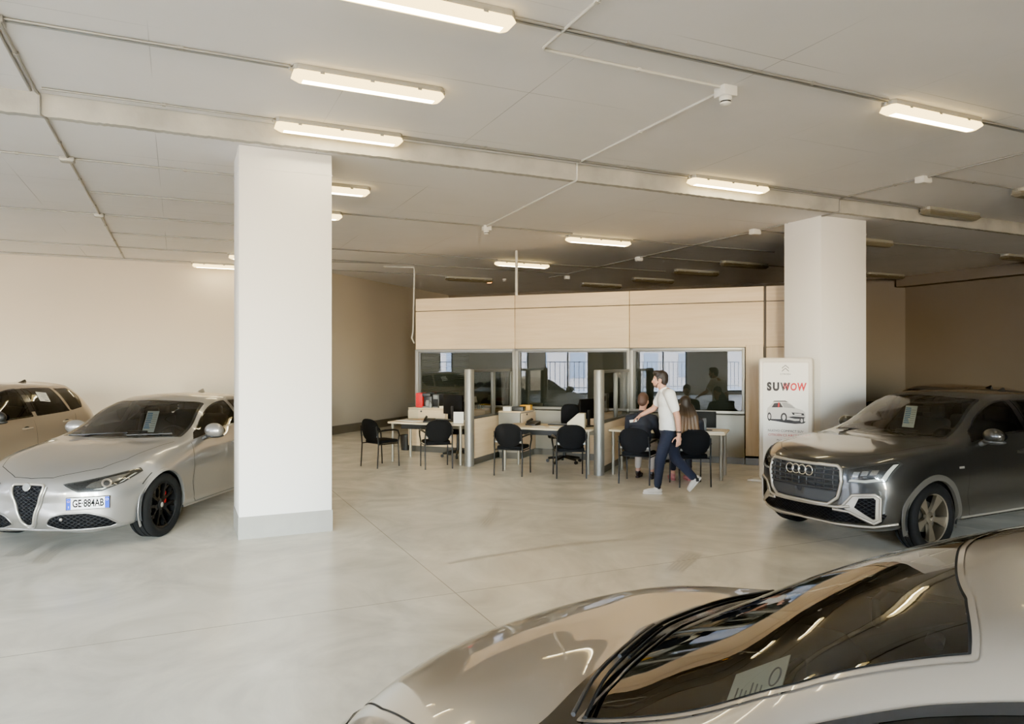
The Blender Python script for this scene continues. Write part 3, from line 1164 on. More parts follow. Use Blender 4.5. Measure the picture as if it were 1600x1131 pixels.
CHAIRS = [((-2.32, 12.77), (.67, .74), 'empty black visitor chair nearest the slanting wall, turned sideways'),
          ((-1.32, 12.62), (-.28, .96), 'empty black visitor chair before the desk with the black monitor, beside the divider post'),
          ((.01, 11.87), (.30, .95), 'empty black visitor chair just beyond the first divider, at the second desk'),
          ((.925, 11.62), (-.05, 1), 'empty black visitor chair at the second desk by the divider post nearest the walking man'),
          ((1.93, 11.05), (.42, .9), 'black visitor chair under the seated person in dark jacket'),
          ((2.66, 10.82), (-.08, 1), 'black visitor chair under the seated person with long hair')]
ch0 = None
for (x, y), (fx, fy), lab in CHAIRS:
    if ch0 is None:
        ch0 = make_chair()
        ch0.location = (x, y, 0)
        ch0.rotation_euler = (0, 0, face(fx, fy))
        ch0['label'] = lab
    else:
        dup(ch0, (x, y, 0), face(fx, fy), lab)


def make_swivel(label):
    t = thing('office_chair', label, 'chair', group='swivel office chairs')
    MB().prism(fillet([(-.24, -.22), (.24, -.22), (.25, .24), (-.25, .24)], .1), .45, .53).build('seat', M_BLKF, t, 40, .03, 3)
    bk = MB()
    bk.prism(fillet([(-.22, -.22), (.22, -.22), (.20, .24), (-.20, .24)], .15), -.035, .035, Matrix.Translation((0, -.26, .82)) @ Matrix.Rotation(PI / 2 - .08, 4, 'X'))
    bk.build('backrest', M_BLKF, t, 40, .025, 3)
    MB().tube([(0, -.05, .44), (0, -.24, .47), (0, -.30, .62), (0, -.29, .8)], .022, 8).build('back_bar', M_CHF, t, 60)
    MB().tube([(0, 0, .09), (0, 0, .45)], .028, 12).build('gas_lift', M_CHF, t, 60)
    for k in range(5):
        a = 2 * PI * k / 5 + .3
        e = Vector((math.cos(a), math.sin(a), 0))
        MB().tube([e * .03 + Vector((0, 0, .11)), e * .30 + Vector((0, 0, .075))], [.03, .02], 8).build('base_arm', M_CHF, t, 60)
        MB().lathe([(.028, -.022), (.03, -.015), (.03, .015), (.028, .022)], 14, Matrix.Translation(e * .31 + Vector((0, 0, .03))) @ Matrix.Rotation(a, 4, 'Z') @ Matrix.Rotation(PI / 2, 4, 'X')).build('caster', M_BLACK, t, 60)
    return t


s1 = make_swivel('black swivel chair behind the first desk, mostly hidden by a visitor chair')
s1.location = PL(1.45, -.92)
s1.rotation_euler = (0, 0, PI - PH + .4)
dup(s1, PL(3.62, -.95), PI - PH - .2, 'black swivel chair behind the second desk, its rounded back showing')
dup(s1, PL(5.55, -.75), PI - PH + .1, 'black swivel chair behind the third desk, hidden by the seated people')

# ---- things on desks and cabinets
M_RED = mat('red_gloss', srgb(190, 4, 14), rough=0.4, spec=.3)
M_YEL = mat('yellow_card', srgb(226, 166, 6), rough=0.6)
M_PAPER = mat('white_paper', srgb(232, 230, 222), rough=0.8)
M_CREAM = mat('cream_board', srgb(226, 216, 190), rough=0.7)
M_SCREEN = mat('dark_screen', srgb(8, 9, 10), rough=0.3, spec=.4)
M_MONI = mat('monitor_black', srgb(9, 9, 10), rough=.6, spec=.2)
M_CLEAR = glass_mat('clear_plastic', (.85, .9, .9, 1), 1.5)
M_GREYP = mat('grey_plastic', srgb(120, 122, 122), rough=.5)


def on(name, label, cat, x, y, z, rz=0.0, group=None):
    return thing(name, label, cat, PL(x, y, z), -PH + rz, group)


# coffee machine
t = on('coffee_machine', 'red and black coffee machine on the low wooden cabinet', 'coffee machine', .42, -.32, .90, .15)
MB().box((-.10, 0, .15), (.15, .24, .30)).build('side_cover', M_RED, t, 40, .015, 3)
MB().box((.06, .04, .15), (.18, .18, .29)).build('machine_body', M_BLACK, t, 40, .012)
MB().box((.06, -.06, .26), (.18, .16, .07)).build('brew_head', M_BLACK, t, 40, .012)
MB().lathe([(.05, 0), (.055, .08), (.045, .1), (.04, .12)], 16, Matrix.Translation((.07, -.07, .03))).build('jug', M_GREYP, t, 40)
MB().box((.06, -.06, .012), (.17, .15, .024)).build('drip_tray', M_GREYP, t, 30, .004)
t = on('capsule_machine', 'black coffee appliance beside the red machine', 'coffee machine', .72, -.32, .90, -.1)
MB().box((0, 0, .14), (.16, .22, .28)).build('machine_body', M_BLACK, t, 40, .02, 3)
MB().box((0, -.11, .22), (.11, .03, .08)).build('front_panel', M_GREYP, t, 40, .006)
MB().box((0, -.09, .012), (.13, .1, .02)).build('drip_tray', M_GREYP, t, 30, .004)
tag(MB().lathe([(.0001, 0), (.03, 0), (.032, .07), (.012, .10), (.012, .12), (.0001, .122)], 16).build('spray_bottle', M_GREYP, None, 40), 'grey bottle in front of the black appliance', 'bottle').location = PL(.60, -.45, .90)
o = MB().prism(fillet([(-.09, -.06), (.08, -.06), (.09, .05), (-.05, .06)], .03), 0, .05).build('crumpled_bag', M_PAPER, None, 40, .012)
tag(o, 'crumpled white bag on the wooden cabinet before the monitor', 'bag').location = PL(1.08, -.34, .90)
o = MB().box((0, 0, .02), (.12, .08, .04)).build('cream_box', M_CREAM, None, 30, .003)
tag(o, 'small flat cream box on the wooden cabinet', 'box').location = PL(.86, -.42, .90)


def monitor(label, x, y, rz, w=.50, h=.31, lift=.13):
    t = on('computer_monitor', label, 'monitor', x, y, .74, rz, 'black computer monitors')
    MB().box((0, 0, lift + h / 2), (w, .035, h)).build('screen_case', M_MONI, t, 40, .008)
    MB().box((0, .0185, lift + h / 2), (w - .03, .002, h - .03)).build('screen', M_SCREEN, t, 0)
    MB().box((0, -.02, lift + .02), (.06, .03, .26)).build('stand', M_BLACK, t, 40, .006)
    MB().prism(fillet([(-.12, -.09), (.12, -.09), (.12, .09), (-.12, .09)], .04), 0, .015).build('foot', M_BLACK, t, 40, .004)
    return t


monitor('black monitor on the first desk beside the divider', 1.66, -1.55, -.35, .50, .36)
monitor('black monitor on the second desk, seen edge-on beside the divider post', 4.26, -1.66, 1.15, .40, .34)
monitor('black monitor on the third desk beyond the long-haired person', 6.2, -1.72, .1, .36, .26, .05)


def keyboard(label, x, y, rz):
    t = on('keyboard', label, 'keyboard', x, y, .74, rz, 'keyboards')
    MB().box((0, 0, .010), (.42, .14, .018)).build('keyboard_case', M_BLACK, t, 30, .004)
    mb = MB()
    for r in range(5):
        for c in range(15):
            mb.box((-.19 + c * .027, -.05 + r * .025, .022), (.022, .02, .007))
    mb.build('keys', M_GREYP, t, 0)


keyboard('black keyboard on the first desk', 1.35, -1.42, PI - .1)
keyboard('dark keyboard on the second desk', 3.75, -1.58, PI)


def phone(label, x, y, rz):
    t = on('desk_phone', label, 'telephone', x, y, .74, rz, 'desk phones')
    mb = MB()
    mb.add([(-.1, -.09, 0), (.1, -.09, 0), (.1, .1, 0), (-.1, .1, 0), (-.1, -.09, .025), (.1, -.09, .025), (.1, .1, .07), (-.1, .1, .07)],
           [(0, 3, 2, 1), (4, 5, 6, 7), (0, 1, 5, 4), (1, 2, 6, 5), (2, 3, 7, 6), (3, 0, 4, 7)])
    mb.build('phone_base', M_BLACK, t, 30, .005)
    MB().tube([(-.065, -.08, .045), (-.065, -.07, .062), (-.065, .07, .1), (-.065, .085, .085)], [.022, .018, .018, .022], 8).build('handset', M_BLACK, t, 60)


phone('dark desk phone on the first desk', 1.35, -1.9, .3)
phone('dark desk phone on the second desk', 3.3, -1.75, -.2)


def paper(label, x, y, rz, w=.21, h=.297, m=None, z=.7405, n=1):
    o = MB().box((0, 0, .0015 * n), (w, h, .003 * n)).build('paper_sheet', m or M_PAPER, None, 0)
    o.location = PL(x, y, z)
    o.rotation_euler = (0, 0, -PH + rz)
    tag(o, label, 'paper', 'papers on the desks')


paper('white papers spread on the tapering end of the first desk', .86, -1.75, 1.2, .25, .5, n=3)
paper('white sheet beside the phone on the first desk', 1.78, -1.95, .2)
paper('white sheet on the second desk before the swivel chair', 3.48, -1.98, .5)
paper('white sheets on the second desk beside the cream tray', 3.86, -2.0, .9, n=3)
o = MB().add([(-.09, -.07, 0), (.09, -.07, 0), (.09, .07, 0), (-.09, .07, 0), (-.09, 0, .2), (.09, 0, .2)],
             [(0, 3, 2, 1), (0, 1, 5, 4), (2, 3, 4, 5), (1, 2, 5), (3, 0, 4)]).build('desk_calendar', M_PAPER, None, 0)
tag(o, 'white tent calendar on the first desk against the divider post', 'calendar').location = PL(1.92, -1.85, .74)
o.rotation_euler = (0, 0, -PH + .4)
t = on('acrylic_holder', 'clear acrylic leaflet holder on the first desk near the cabinet', 'leaflet holder', .66, -1.3, .74, .3)
MB().box((0, 0, .005), (.24, .1, .01)).build('holder_foot', M_CLEAR, t, 0)
MB().add([(-.11, 0, .01), (.11, 0, .01), (.11, .06, .30), (-.11, .06, .30)], [(0, 1, 2, 3)]).build('holder_sheet', M_CLEAR, t, 0)
# cream tray, grey box on second desk
t = on('file_tray', 'cream file holder with sloping side at the end of the second desk', 'file holder', 4.2, -2.08, .74, .15)
MB().prism([(-.15, 0), (.13, 0), (.13, .25), (.02, .25), (-.15, .1)], -.12, .12, Matrix.Rotation(PI / 2, 4, 'X')).build('holder_body', M_CREAM, t, 30, .004)
MB().prism([(-.145, .005), (.125, .005), (.125, .2), (.0, .2)], -.11, .11, Matrix.Translation((0, -.005, .03)) @ Matrix.Rotation(PI / 2, 4, 'X')).build('papers', M_PAPER, t, 0)
t = on('computer_tower', 'grey computer case behind the black monitor of the second desk', 'computer', 4.18, -.30, .90, .1)
MB().box((0, 0, .17), (.17, .3, .34)).build('case', M_GREYP, t, 30, .006)
MB().box((0, -.152, .26), (.14, .006, .1)).build('case_front', M_BLACK, t, 0)
# boxes on the second cabinet
for (nm, m, s, x, y, lab) in [('paper_stack', M_PAPER, (.15, .21, .07), 2.40, -.66, 'white stack of cards on the grey-sided cabinet'),
                              ('card_box', M_BLACK, (.22, .22, .075), 2.60, -.62, 'flat black box between white stack and yellow box'),
                              ('card_box', M_YEL, (.2, .2, .085), 2.62, -.26, 'bright yellow box on the grey-sided cabinet')]:
    o = MB().box((0, 0, s[2] / 2), s).build(nm, m, None, 30, .004)
    MB().box((0, 0, s[2] + .004), (s[0] + .006, s[1] + .006, .008)).build('lid', m, o, 30, .002)
    o.location = PL(x, y, .90)
    o.rotation_euler = (0, 0, -PH + .1)
    tag(o, lab, 'box' if nm == 'card_box' else 'cards')
# small lamp and glasses on the first cabinet behind the divider glass
t = on('table_lamp', 'small white table lamp seen through the divider glass', 'lamp', 1.55, -.38, .90)
MB().lathe([(.0001, 0), (.05, 0), (.05, .01), (.008, .02), (.008, .14)], 16).build('lamp_base', M_PLAST, t, 40)
MB().lathe([(.065, .13), (.045, .24), (.043, .24), (.062, .13)], 20, closed=True).build('lamp_shade', M_PLAST, t, 40)
g0 = None
for i, (x, y) in enumerate([(1.42, -.42), (1.46, -.30), (1.66, -.4), (1.72, -.34)]):
    lab = ['drinking glass standing leftmost beside the small white lamp', 'drinking glass just behind the leftmost one by the lamp',
           'drinking glass between lamp and divider panes', 'drinking glass farthest along the cabinet from the coffee machine'][i]
    if g0 is None:
        g0 = tag(MB().lathe([(.0001, .004), (.026, .004), (.032, .11), (.0335, .11), (.029, 0), (.0001, 0)], 16).build('drinking_glass', M_CLEAR, None, 40), lab, 'glass', 'drinking glasses')
        g0.location = PL(x, y, .90)
    else:
        dup(g0, PL(x, y, .90), 0, lab)
# bin
t = on('waste_bin', 'black waste bin on the floor at the end of the cabinet', 'bin', -.04, -.32, 0)
MB().lathe([(.0001, 0), (.105, 0), (.135, .30), (.14, .30), (.14, .31), (.128, .31), (.1, .012), (.0001, .012)], 24).build('bin_body', M_BLACK, t, 40)
MB().lathe([(.138, .295), (.146, .295), (.146, .315), (.138, .315)], 24, closed=True).build('rim', M_BLACK, t, 40)
# paper tray and printer-like black box on the third desk
o = MB().box((0, 0, .006), (.3, .22, .012)).build('folder', M_PAPER, None, 0)
tag(o, 'white folder on the third desk beside the seated people', 'folder').location = PL(6.35, -1.95, .741)

# ---- lit sign
def banner():
    """faces -y"""
    t = thing('light_box_sign', 'white framed car advertising sign leaning beside the rear column', 'sign', (4.17, 11.0, 0), -math.radians(30))
    W, H, D = .78, 1.90, .13
    M_SIGNF = mat('sign_frame', srgb(222, 214, 202), rough=.35)
    M_SIGNP = mat('sign_print', srgb(236, 233, 226), rough=.3, noise=.01, emit=srgb(236, 230, 218), estr=.12)
    M_SR = mat('print_red', srgb(190, 16, 24), rough=.6)
    M_SK = mat('print_black', srgb(26, 18, 18), rough=.6)
    M_SG = mat('print_grey', srgb(150, 146, 142), rough=.5)
    M_SL = mat('print_light', srgb(206, 200, 194), rough=.5)
    MB().box((0, 0, .02), (W + .3, .36, .03)).build('foot_plate', M_PLAST, t, 30, .006)
    o = fillet([(-W / 2, .035), (W / 2, .035), (W / 2, H), (-W / 2, H)], .06)
    i = fillet([(-W / 2 + .065, .13), (W / 2 - .065, .13), (W / 2 - .065, H - .075), (-W / 2 + .065, H - .075)], .02)
    X = Matrix.Rotation(PI / 2, 4, 'X')
    mb = MB()
    n = len(o)
    vs, fs = [], []
    for y, pts in ((-D / 2, i), (-D / 2 - .012, [tuple(Vector(p).lerp(Vector(q), .3)) for p, q in zip(i, o)]), (-D / 2 - .012, [tuple(Vector(p).lerp(Vector(q), .75)) for p, q in zip(i, o)]),
                   (-D / 2 + .01, o), (D / 2, o)):
        vs += [(p[0], y, p[1]) for p in pts]
    for r in range(4):
        for k in range(n):
            k2 = (k + 1) % n
            fs.append((r * n + k, r * n + k2, (r + 1) * n + k2, (r + 1) * n + k))
    fs.append(tuple(range(4 * n, 5 * n)))
    mb.add(vs, fs)
    mb.build('frame', M_SIGNF, t, 50)
    pr = MB().prism(i, D / 2 - .002, D / 2 + .001, X).build('printed_panel', M_SIGNP, t, 0)

    def flat(poly, m, name, lift):
        y = D / 2 + .001 + lift
        mb = MB().prism(poly, y, y + .0008, X)
        return mb.build(name, m, pr, 0)

    def T(x, z, lift=.003):
        return Matrix.Translation((x, -(D / 2 + lift), z)) @ X
    # chevron emblem with its line of text
    for dz in (0, .045):
        flat([(-.05, 1.705 + dz), (0, 1.75 + dz), (.05, 1.705 + dz), (.05, 1.685 + dz), (0, 1.73 + dz), (-.05, 1.685 + dz)], M_SG, 'emblem', .001)
    text_obj('CITROËN', .03, M_SK, pr, T(0, 1.65), sx=1.2)
    for ch, x, m, sh, bo, sx in (('S', -.235, M_SK, 0, .011, .8), ('U', -.135, M_SK, 0, .010, .8), ('W', -.005, M_SK, 0, .007, .7), ('W', .012, M_SR, .1, .0, .6), ('O', .115, M_SR, .08, .005, .75), ('W', .228, M_SR, .08, .006, .7)):
        text_obj(ch, .165 if ch != 'O' else .15, m, pr, T(x, 1.455, .003 + (.0008 if m is M_SR else 0)), name='headline', bold=bo, sx=sx, shear=sh)
    # printed crossover
    ox, oz, k = -.27, .915, .54

    def pt(pl):
        return [(ox + x * k, oz + z * k) for x, z in pl]
    flat(pt([(-.0, .10), (.12, .05), (.3, .03), (.5, .0), (.75, -.02), (.98, .0), (1.04, .05), (.9, .07), (.4, .1)]), M_SK, 'printed_shadow', .001)
    flat(pt([(0.0, .30), (.02, .16), (.08, .12), (.55, .10), (.75, .06), (.98, .08), (1.03, .16), (1.02, .30), (.95, .37), (.78, .42), (.62, .55), (.48, .60), (.18, .58), (.08, .46), (.02, .40)]), M_SL, 'printed_car_body', .0016)
    flat(pt([(.13, .42), (.2, .54), (.36, .56), (.44, .43)]), M_SK, 'printed_car_window', .0024)
    flat(pt([(.46, .43), (.40, .56), (.52, .57), (.66, .50), (.76, .41)]), M_SG, 'printed_car_windscreen', .0024)
    flat(pt([(.16, .58), (.2, .61), (.5, .62), (.6, .57), (.48, .59)]), M_SK, 'printed_roof_rail', .0024)
    flat(pt([(.30, .44), (.34, .44), (.34, .57), (.31, .57)]), M_SR, 'printed_red_mark', .0032)
    flat(pt([(.66, .30), (.98, .28), (1.0, .22), (.7, .23)]), M_SK, 'printed_grille', .0024)
    flat(pt([(.74, .27), (.92, .26), (.92, .235), (.74, .245)]), M_SIGNP, 'printed_plate', .0032)
    flat(pt([(.55, .16), (.75, .12), (.98, .12), (1.01, .18), (.7, .19)]), M_SK, 'printed_bumper', .0024)
    for (cx, cz, rx, rz_) in ((.07, .16, .055, .12), (.46, .15, .085, .13), (.93, .08, .06, .09)):
        flat(pt([(cx + rx * math.cos(a * PI / 12), cz + rz_ * math.sin(a * PI / 12)) for a in range(24)]), M_SK, 'printed_wheel', .003)
        flat(pt([(cx + rx * .55 * math.cos(a * PI / 12), cz + rz_ * .6 * math.sin(a * PI / 12)) for a in range(24)]), M_SL, 'printed_rim', .0038)
    text_obj('NUOVO COMPACT SUV', .047, M_SK, pr, T(-.0, .79))
    text_obj('CITROËN C3 AIRCROSS', .047, M_SR, pr, T(-.0, .725))
    text_obj('Più Spazio. Più', .036, M_SK, pr, T(-.02, .65))
    return t


banner()
# ================================================================== cars
# local frame of a car: x forward, y to its left, z up, origin on the ground under the middle of the front axle
def paint(name, col, metal=.55, rough=.32):
    return mat(name, col, rough=rough, metal=metal, coat=1.0, coat_rough=.02, noise=.015, nscale=200, backdark=(.012, .012, .013, 1))


P_SILVER = paint('silver_car_paint', srgb(152, 150, 148), .75)
P_GREIGE = paint('greige_car_paint', srgb(146, 139, 131), .5)
P_TAUPE = paint('beige_car_paint', srgb(160, 144, 124), .45)
P_GRAPH = paint('graphite_car_paint', srgb(40, 40, 39), .6, .28)
P_DARK = paint('dark_car_paint', srgb(40, 40, 40), .5, .3)
M_CGLASS = glass_mat('car_glass', (.42, .46, .43, 1), 1.5)
M_WGLASS = glass_mat('windscreen_glass', (.88, .91, .89, 1), 1.5)
M_DGLASS = glass_mat('privacy_glass', (.06, .065, .06, 1), 1.5)
M_FRIT = mat('black_glass_border', srgb(12, 12, 13), rough=.12, spec=.6)
M_GAP = mat('panel_gap', srgb(18, 18, 18), rough=.8)
M_CLAD = mat('black_cladding', srgb(34, 34, 34), rough=.55)
M_CLADG = mat('graphite_cladding', srgb(66, 64, 60), rough=.4)
M_CHROME = mat('satin_chrome', srgb(205, 203, 198), rough=.18, metal=1.0)
M_SILV = mat('satin_silver_trim', srgb(178, 174, 166), rough=.32, metal=.7)
M_RIMB = mat('black_alloy', srgb(22, 22, 23), rough=.3, metal=.5)
M_RIMS = mat('machined_alloy', srgb(150, 142, 128), rough=.3, metal=.9)
M_DISC = mat('brake_steel', srgb(120, 118, 114), rough=.4, metal=.9)
M_LENS = glass_mat('headlight_lens', (.86, .88, .88, 1), 1.5)
M_LAMPD = mat('headlight_inside', srgb(40, 40, 42), rough=.25, metal=.4)
M_LAMPC = mat('headlight_reflector', srgb(150, 150, 150), rough=.15, metal=1.0)
M_DRL = mat('light_guide', srgb(222, 220, 210), rough=.3)
M_AMBER = mat('amber_reflector', srgb(170, 120, 60), rough=.2, metal=.3)
M_TAILR = mat('red_lamp', srgb(130, 12, 16), rough=.15, coat=.5)
M_SEATC = mat('seat_cloth', srgb(36, 36, 38), rough=.85)
M_DASH = mat('dashboard_grain', srgb(28, 28, 29), rough=.7)
M_PLW = mat('plate_white', srgb(236, 238, 242), rough=.4)
M_PLB = mat('plate_blue', srgb(0, 62, 190), rough=.5, spec=.2)
M_INK = mat('plate_ink', srgb(6, 6, 10), rough=.7, spec=.1)
M_REDC = mat('red_caliper', srgb(170, 20, 24), rough=.4)
M_SHEET = mat('pale_blue_sheet', srgb(220, 234, 238), rough=.6)
M_SHEETB = mat('sheet_blue_print', srgb(60, 130, 190), rough=.6)


def honey_mat():
    m, nt, out = new_mat('black_mesh_grille')
    b = nt.nodes.new('ShaderNodeBsdfPrincipled')
    tc = nt.nodes.new('ShaderNodeTexCoord')
    sp = nt.nodes.new('ShaderNodeSeparateXYZ')
    cb = nt.nodes.new('ShaderNodeCombineXYZ')
    nt.links.new(tc.outputs['Object'], sp.inputs[0])
    nt.links.new(sp.outputs[1], cb.inputs[0])
    nt.links.new(sp.outputs[2], cb.inputs[1])
    v = nt.nodes.new('ShaderNodeTexVoronoi')
    v.feature = 'DISTANCE_TO_EDGE'
    v.inputs['Scale'].default_value = 34
    v.inputs['Randomness'].default_value = 0.0
    mp = nt.nodes.new('ShaderNodeMapping')
    mp.inputs['Rotation'].default_value = (0, 0, PI / 4)
    mp.inputs['Scale'].default_value = (.8, 1.15, 1)
    nt.links.new(cb.outputs[0], mp.inputs[0])
    nt.links.new(mp.outputs[0], v.inputs['Vector'])
    rp = nt.nodes.new('ShaderNodeValToRGB')
    rp.color_ramp.elements[0].position = .06
    rp.color_ramp.elements[0].color = (.016, .016, .017, 1)
    rp.color_ramp.elements[1].position = .12
    rp.color_ramp.elements[1].color = (.0015, .0015, .002, 1)
    nt.links.new(v.outputs[0], rp.inputs[0])
    nt.links.new(rp.outputs[0], b.inputs['Base Color'])
    sset(b, 'Roughness', .6)
    sset(b, 'Specular IOR Level', .06)
    bp = nt.nodes.new('ShaderNodeBump')
    bp.inputs['Strength'].default_value = .8
    bp.inputs['Distance'].default_value = .01
    bp.invert = True
    nt.links.new(v.outputs[0], bp.inputs['Height'])
    nt.links.new(bp.outputs[0], b.inputs['Normal'])
    nt.links.new(b.outputs[0], out.inputs[0])
    return m


M_HONEY = honey_mat()


def hermite(P, counts):
    """smooth curve through P (n,3), counts[i] steps in interval i"""
    P = np.asarray(P, float)
    n = len(P)
    d = np.maximum(np.linalg.norm(P[1:] - P[:-1], axis=1), 1e-6)
    T = np.zeros_like(P)
    for i in range(n):
        if i == 0:
            T[i] = (P[1] - P[0]) / d[0]
        elif i == n - 1:
            T[i] = (P[-1] - P[-2]) / d[-1]
        else:
            a, b = (P[i] - P[i - 1]) / d[i - 1], (P[i + 1] - P[i]) / d[i]
            T[i] = (a * d[i] + b * d[i - 1]) / (d[i] + d[i - 1])
    out = []
    for i in range(n - 1):
        for k in range(counts[i]):
            t = k / counts[i]
            h00, h10, h01, h11 = 2 * t**3 - 3 * t**2 + 1, t**3 - 2 * t**2 + t, -2 * t**3 + 3 * t**2, t**3 - t**2
            out.append(h00 * P[i] + h10 * d[i] * T[i] + h01 * P[i + 1] + h11 * d[i] * T[i + 1])
    out.append(P[-1])
    return np.array(out)


class CarBody:
    """S(s, t): s along the stations, t = 0..9 from keel to roof middle on the left, 9..18 down the right"""

    def __init__(self, st, nose, tail, front_axle=0.0, rear_axle=-2.7, kf=.35, kr=.2, wr=.33, ra=.37, nose_dz=None, fine=.03, smooth=7):
        W0 = max(s[1] for s in st)
        self.W0, self.wr, self.ra, self.axles = W0, wr, ra, (front_axle, rear_axle)
        rows = []
        for (x, W, zb, zs, yb, zbl, xr, yr, zr, xc, zc) in st:
            r = [(x, 0, zb), (x, .78 * W, zb), (x, .955 * W, zb + .07), (x, .985 * W, .5 * (zb + .07 + zs)), (x, W, zs),
                 (x, W + (yb - W) * .4, zs + (zbl - zs) * .62), (x, yb, zbl), (xr, yr, zr),
                 (xr + (xc - xr) * .62, .55 * yr, zr + (zc - zr) * .74), (xc, 0, zc)]
            rows.append(r)
        # close nose and tail
        def shrink(row, k, x, zm):
            return [(x + (px - x) * k * .35 if k > .1 else x, py * k, zm + (pz - zm) * k) for px, py, pz in row]
        f, b = rows[0], rows[-1]
        zf = .5 * (f[1][2] + f[9][2]) + .02
        zr_ = .5 * (b[1][2] + b[9][2]) + .05
        rows = [shrink(f, .001, nose, zf), shrink(f, .62, nose, zf)] + rows + [shrink(b, .7, tail, zr_), shrink(b, .001, tail, zr_)]
        # stations keep their numbers 0..n-1; the closing rows are -2, -1 and n, n+1
        A = np.array(rows, float)
        xa = front_axle + .1
        fx = np.clip((A[..., 0] - xa) / (nose - xa), 0, 1.1)
        A[..., 0] -= kf * (np.abs(A[..., 1]) / W0) ** 2.6 * fx
        xb = rear_axle - .1
        bx = np.clip((xb - A[..., 0]) / (xb - tail), 0, 1.1)
        A[..., 0] += kr * (np.abs(A[..., 1]) / W0) ** 2.6 * bx
        self.A = A
        ns, nt = A.shape[:2]
        cs = [max(2, int(math.ceil(np.linalg.norm(A[i + 1] - A[i], axis=1).max() / fine))) for i in range(ns - 1)]
        ct = [max(2, int(math.ceil(np.median(np.linalg.norm(A[2:-2, j + 1] - A[2:-2, j], axis=1)) / fine))) for j in range(nt - 1)]
        L = np.stack([hermite(A[:, j], cs) for j in range(nt)], 1)
        G = np.stack([hermite(L[i], ct) for i in range(L.shape[0])], 0)
        G[:, 0, 1] = 0
        G[:, -1, 1] = 0
        mir = G[:, ::-1].copy()
        mir[..., 1] *= -1
        F = np.concatenate([G, mir[:, 1:]], 1)
        for _ in range(smooth):
            N = F.copy()
            N[1:-1, 1:-1] = .5 * F[1:-1, 1:-1] + .125 * (F[:-2, 1:-1] + F[2:, 1:-1] + F[1:-1, :-2] + F[1:-1, 2:])
            F = N
        self.F = F
        sp = []
        for i, c in enumerate(cs):
            sp += [i - 2 + k / c for k in range(c)]
        sp.append(ns - 1 - 2)
        tp = []
        for j, c in enumerate(ct):
            tp += [j + k / c for k in range(c)]
        tp.append(9)
        tp = tp + [18 - t for t in reversed(tp[:-1])]
        self.sp, self.tp = np.array(sp), np.array(tp)
        Ds = np.gradient(F, axis=0)
        Dt = np.gradient(F, axis=1)
        Nn = np.cross(Ds, Dt)
        Nn /= np.maximum(np.linalg.norm(Nn, axis=2, keepdims=True), 1e-9)
        self.N = Nn
        nS, nT = F.shape[:2]
        self.verts = [tuple(p) for p in F.reshape(-1, 3)]
        self.quads = [(i * nT + j, (i + 1) * nT + j, (i + 1) * nT + j + 1, i * nT + j + 1) for i in range(nS - 1) for j in range(nT - 1)]
        self.nT = nT
        self.bvh = BVHTree.FromPolygons(self.verts, self.quads)
        self.cut = []   # (s,t) outlines to leave open

    def ev(self, s, t, off=0.0):
        i = min(max(np.searchsorted(self.sp, s) - 1, 0), len(self.sp) - 2)
        j = min(max(np.searchsorted(self.tp, t) - 1, 0), len(self.tp) - 2)
        a = (s - self.sp[i]) / (self.sp[i + 1] - self.sp[i])
        b = (t - self.tp[j]) / (self.tp[j + 1] - self.tp[j])
        def bl(X):
            return (1 - a) * (1 - b) * X[i, j] + a * (1 - b) * X[i + 1, j] + (1 - a) * b * X[i, j + 1] + a * b * X[i + 1, j + 1]
        p, n = bl(self.F), bl(self.N)
        n = n / max(np.linalg.norm(n), 1e-9)
        return Vector(p + n * off)

    def body(self, m, parent, name='body', arches=True):
        F = self.F
        nS, nT = F.shape[:2]
        C = .25 * (F[:-1, :-1] + F[1:, :-1] + F[1:, 1:] + F[:-1, 1:])
        keep = np.ones(C.shape[:2], bool)
        if arches:
            for ax in self.axles:
                d = np.hypot(C[..., 0] - ax, C[..., 2] - self.wr)
                keep &= ~((d < self.ra + .004) & (np.abs(C[..., 1]) > self.W0 * .62))
                keep &= ~((d < self.ra + .004) & (C[..., 2] < self.wr) & (np.abs(C[..., 1]) > self.W0 * .55))
        sm = .5 * (self.sp[:-1] + self.sp[1:])
        tm = .5 * (self.tp[:-1] + self.tp[1:])
        for poly in self.cut:
            xs = [p[0] for p in poly]
            ys = [p[1] for p in poly]
            for i in np.where((sm > min(xs)) & (sm < max(xs)))[0]:
                for j in np.where((tm > min(ys)) & (tm < max(ys)))[0]:
                    if pip((sm[i], tm[j]), poly):
                        keep[i, j] = False
        q = []
        for i, j in zip(*np.where(keep)):
            q.append((i * nT + j, (i + 1) * nT + j, (i + 1) * nT + j + 1, i * nT + j + 1))
        me = bpy.data.meshes.new(name)
        me.from_pydata(self.verts, [], [tuple(int(k) for k in f) for f in q])
        bm = bmesh.new()
        bm.from_mesh(me)
        bmesh.ops.delete(bm, geom=[v for v in bm.verts if not v.link_faces], context='VERTS')
        bmesh.ops.remove_doubles(bm, verts=bm.verts, dist=1e-5)
        bm.to_mesh(me)
        bm.free()
        return link_mesh(name, me, m, parent, 180)

    # ---- patches in (s, t)
    def st_patch(self, name, poly, m, parent, off=.003, hole=None, ks=.32, kt=.30, step=.03):
        pm = [(p[0] * ks, p[1] * kt) for p in poly]
        hm = [(p[0] * ks, p[1] * kt) for p in hole] if hole else None
        V, T = cdt(pm, hm, step)
        vs = [self.ev(x / ks, y / kt, off) for x, y in V]
        return self._mk(name, vs, T, m, parent)

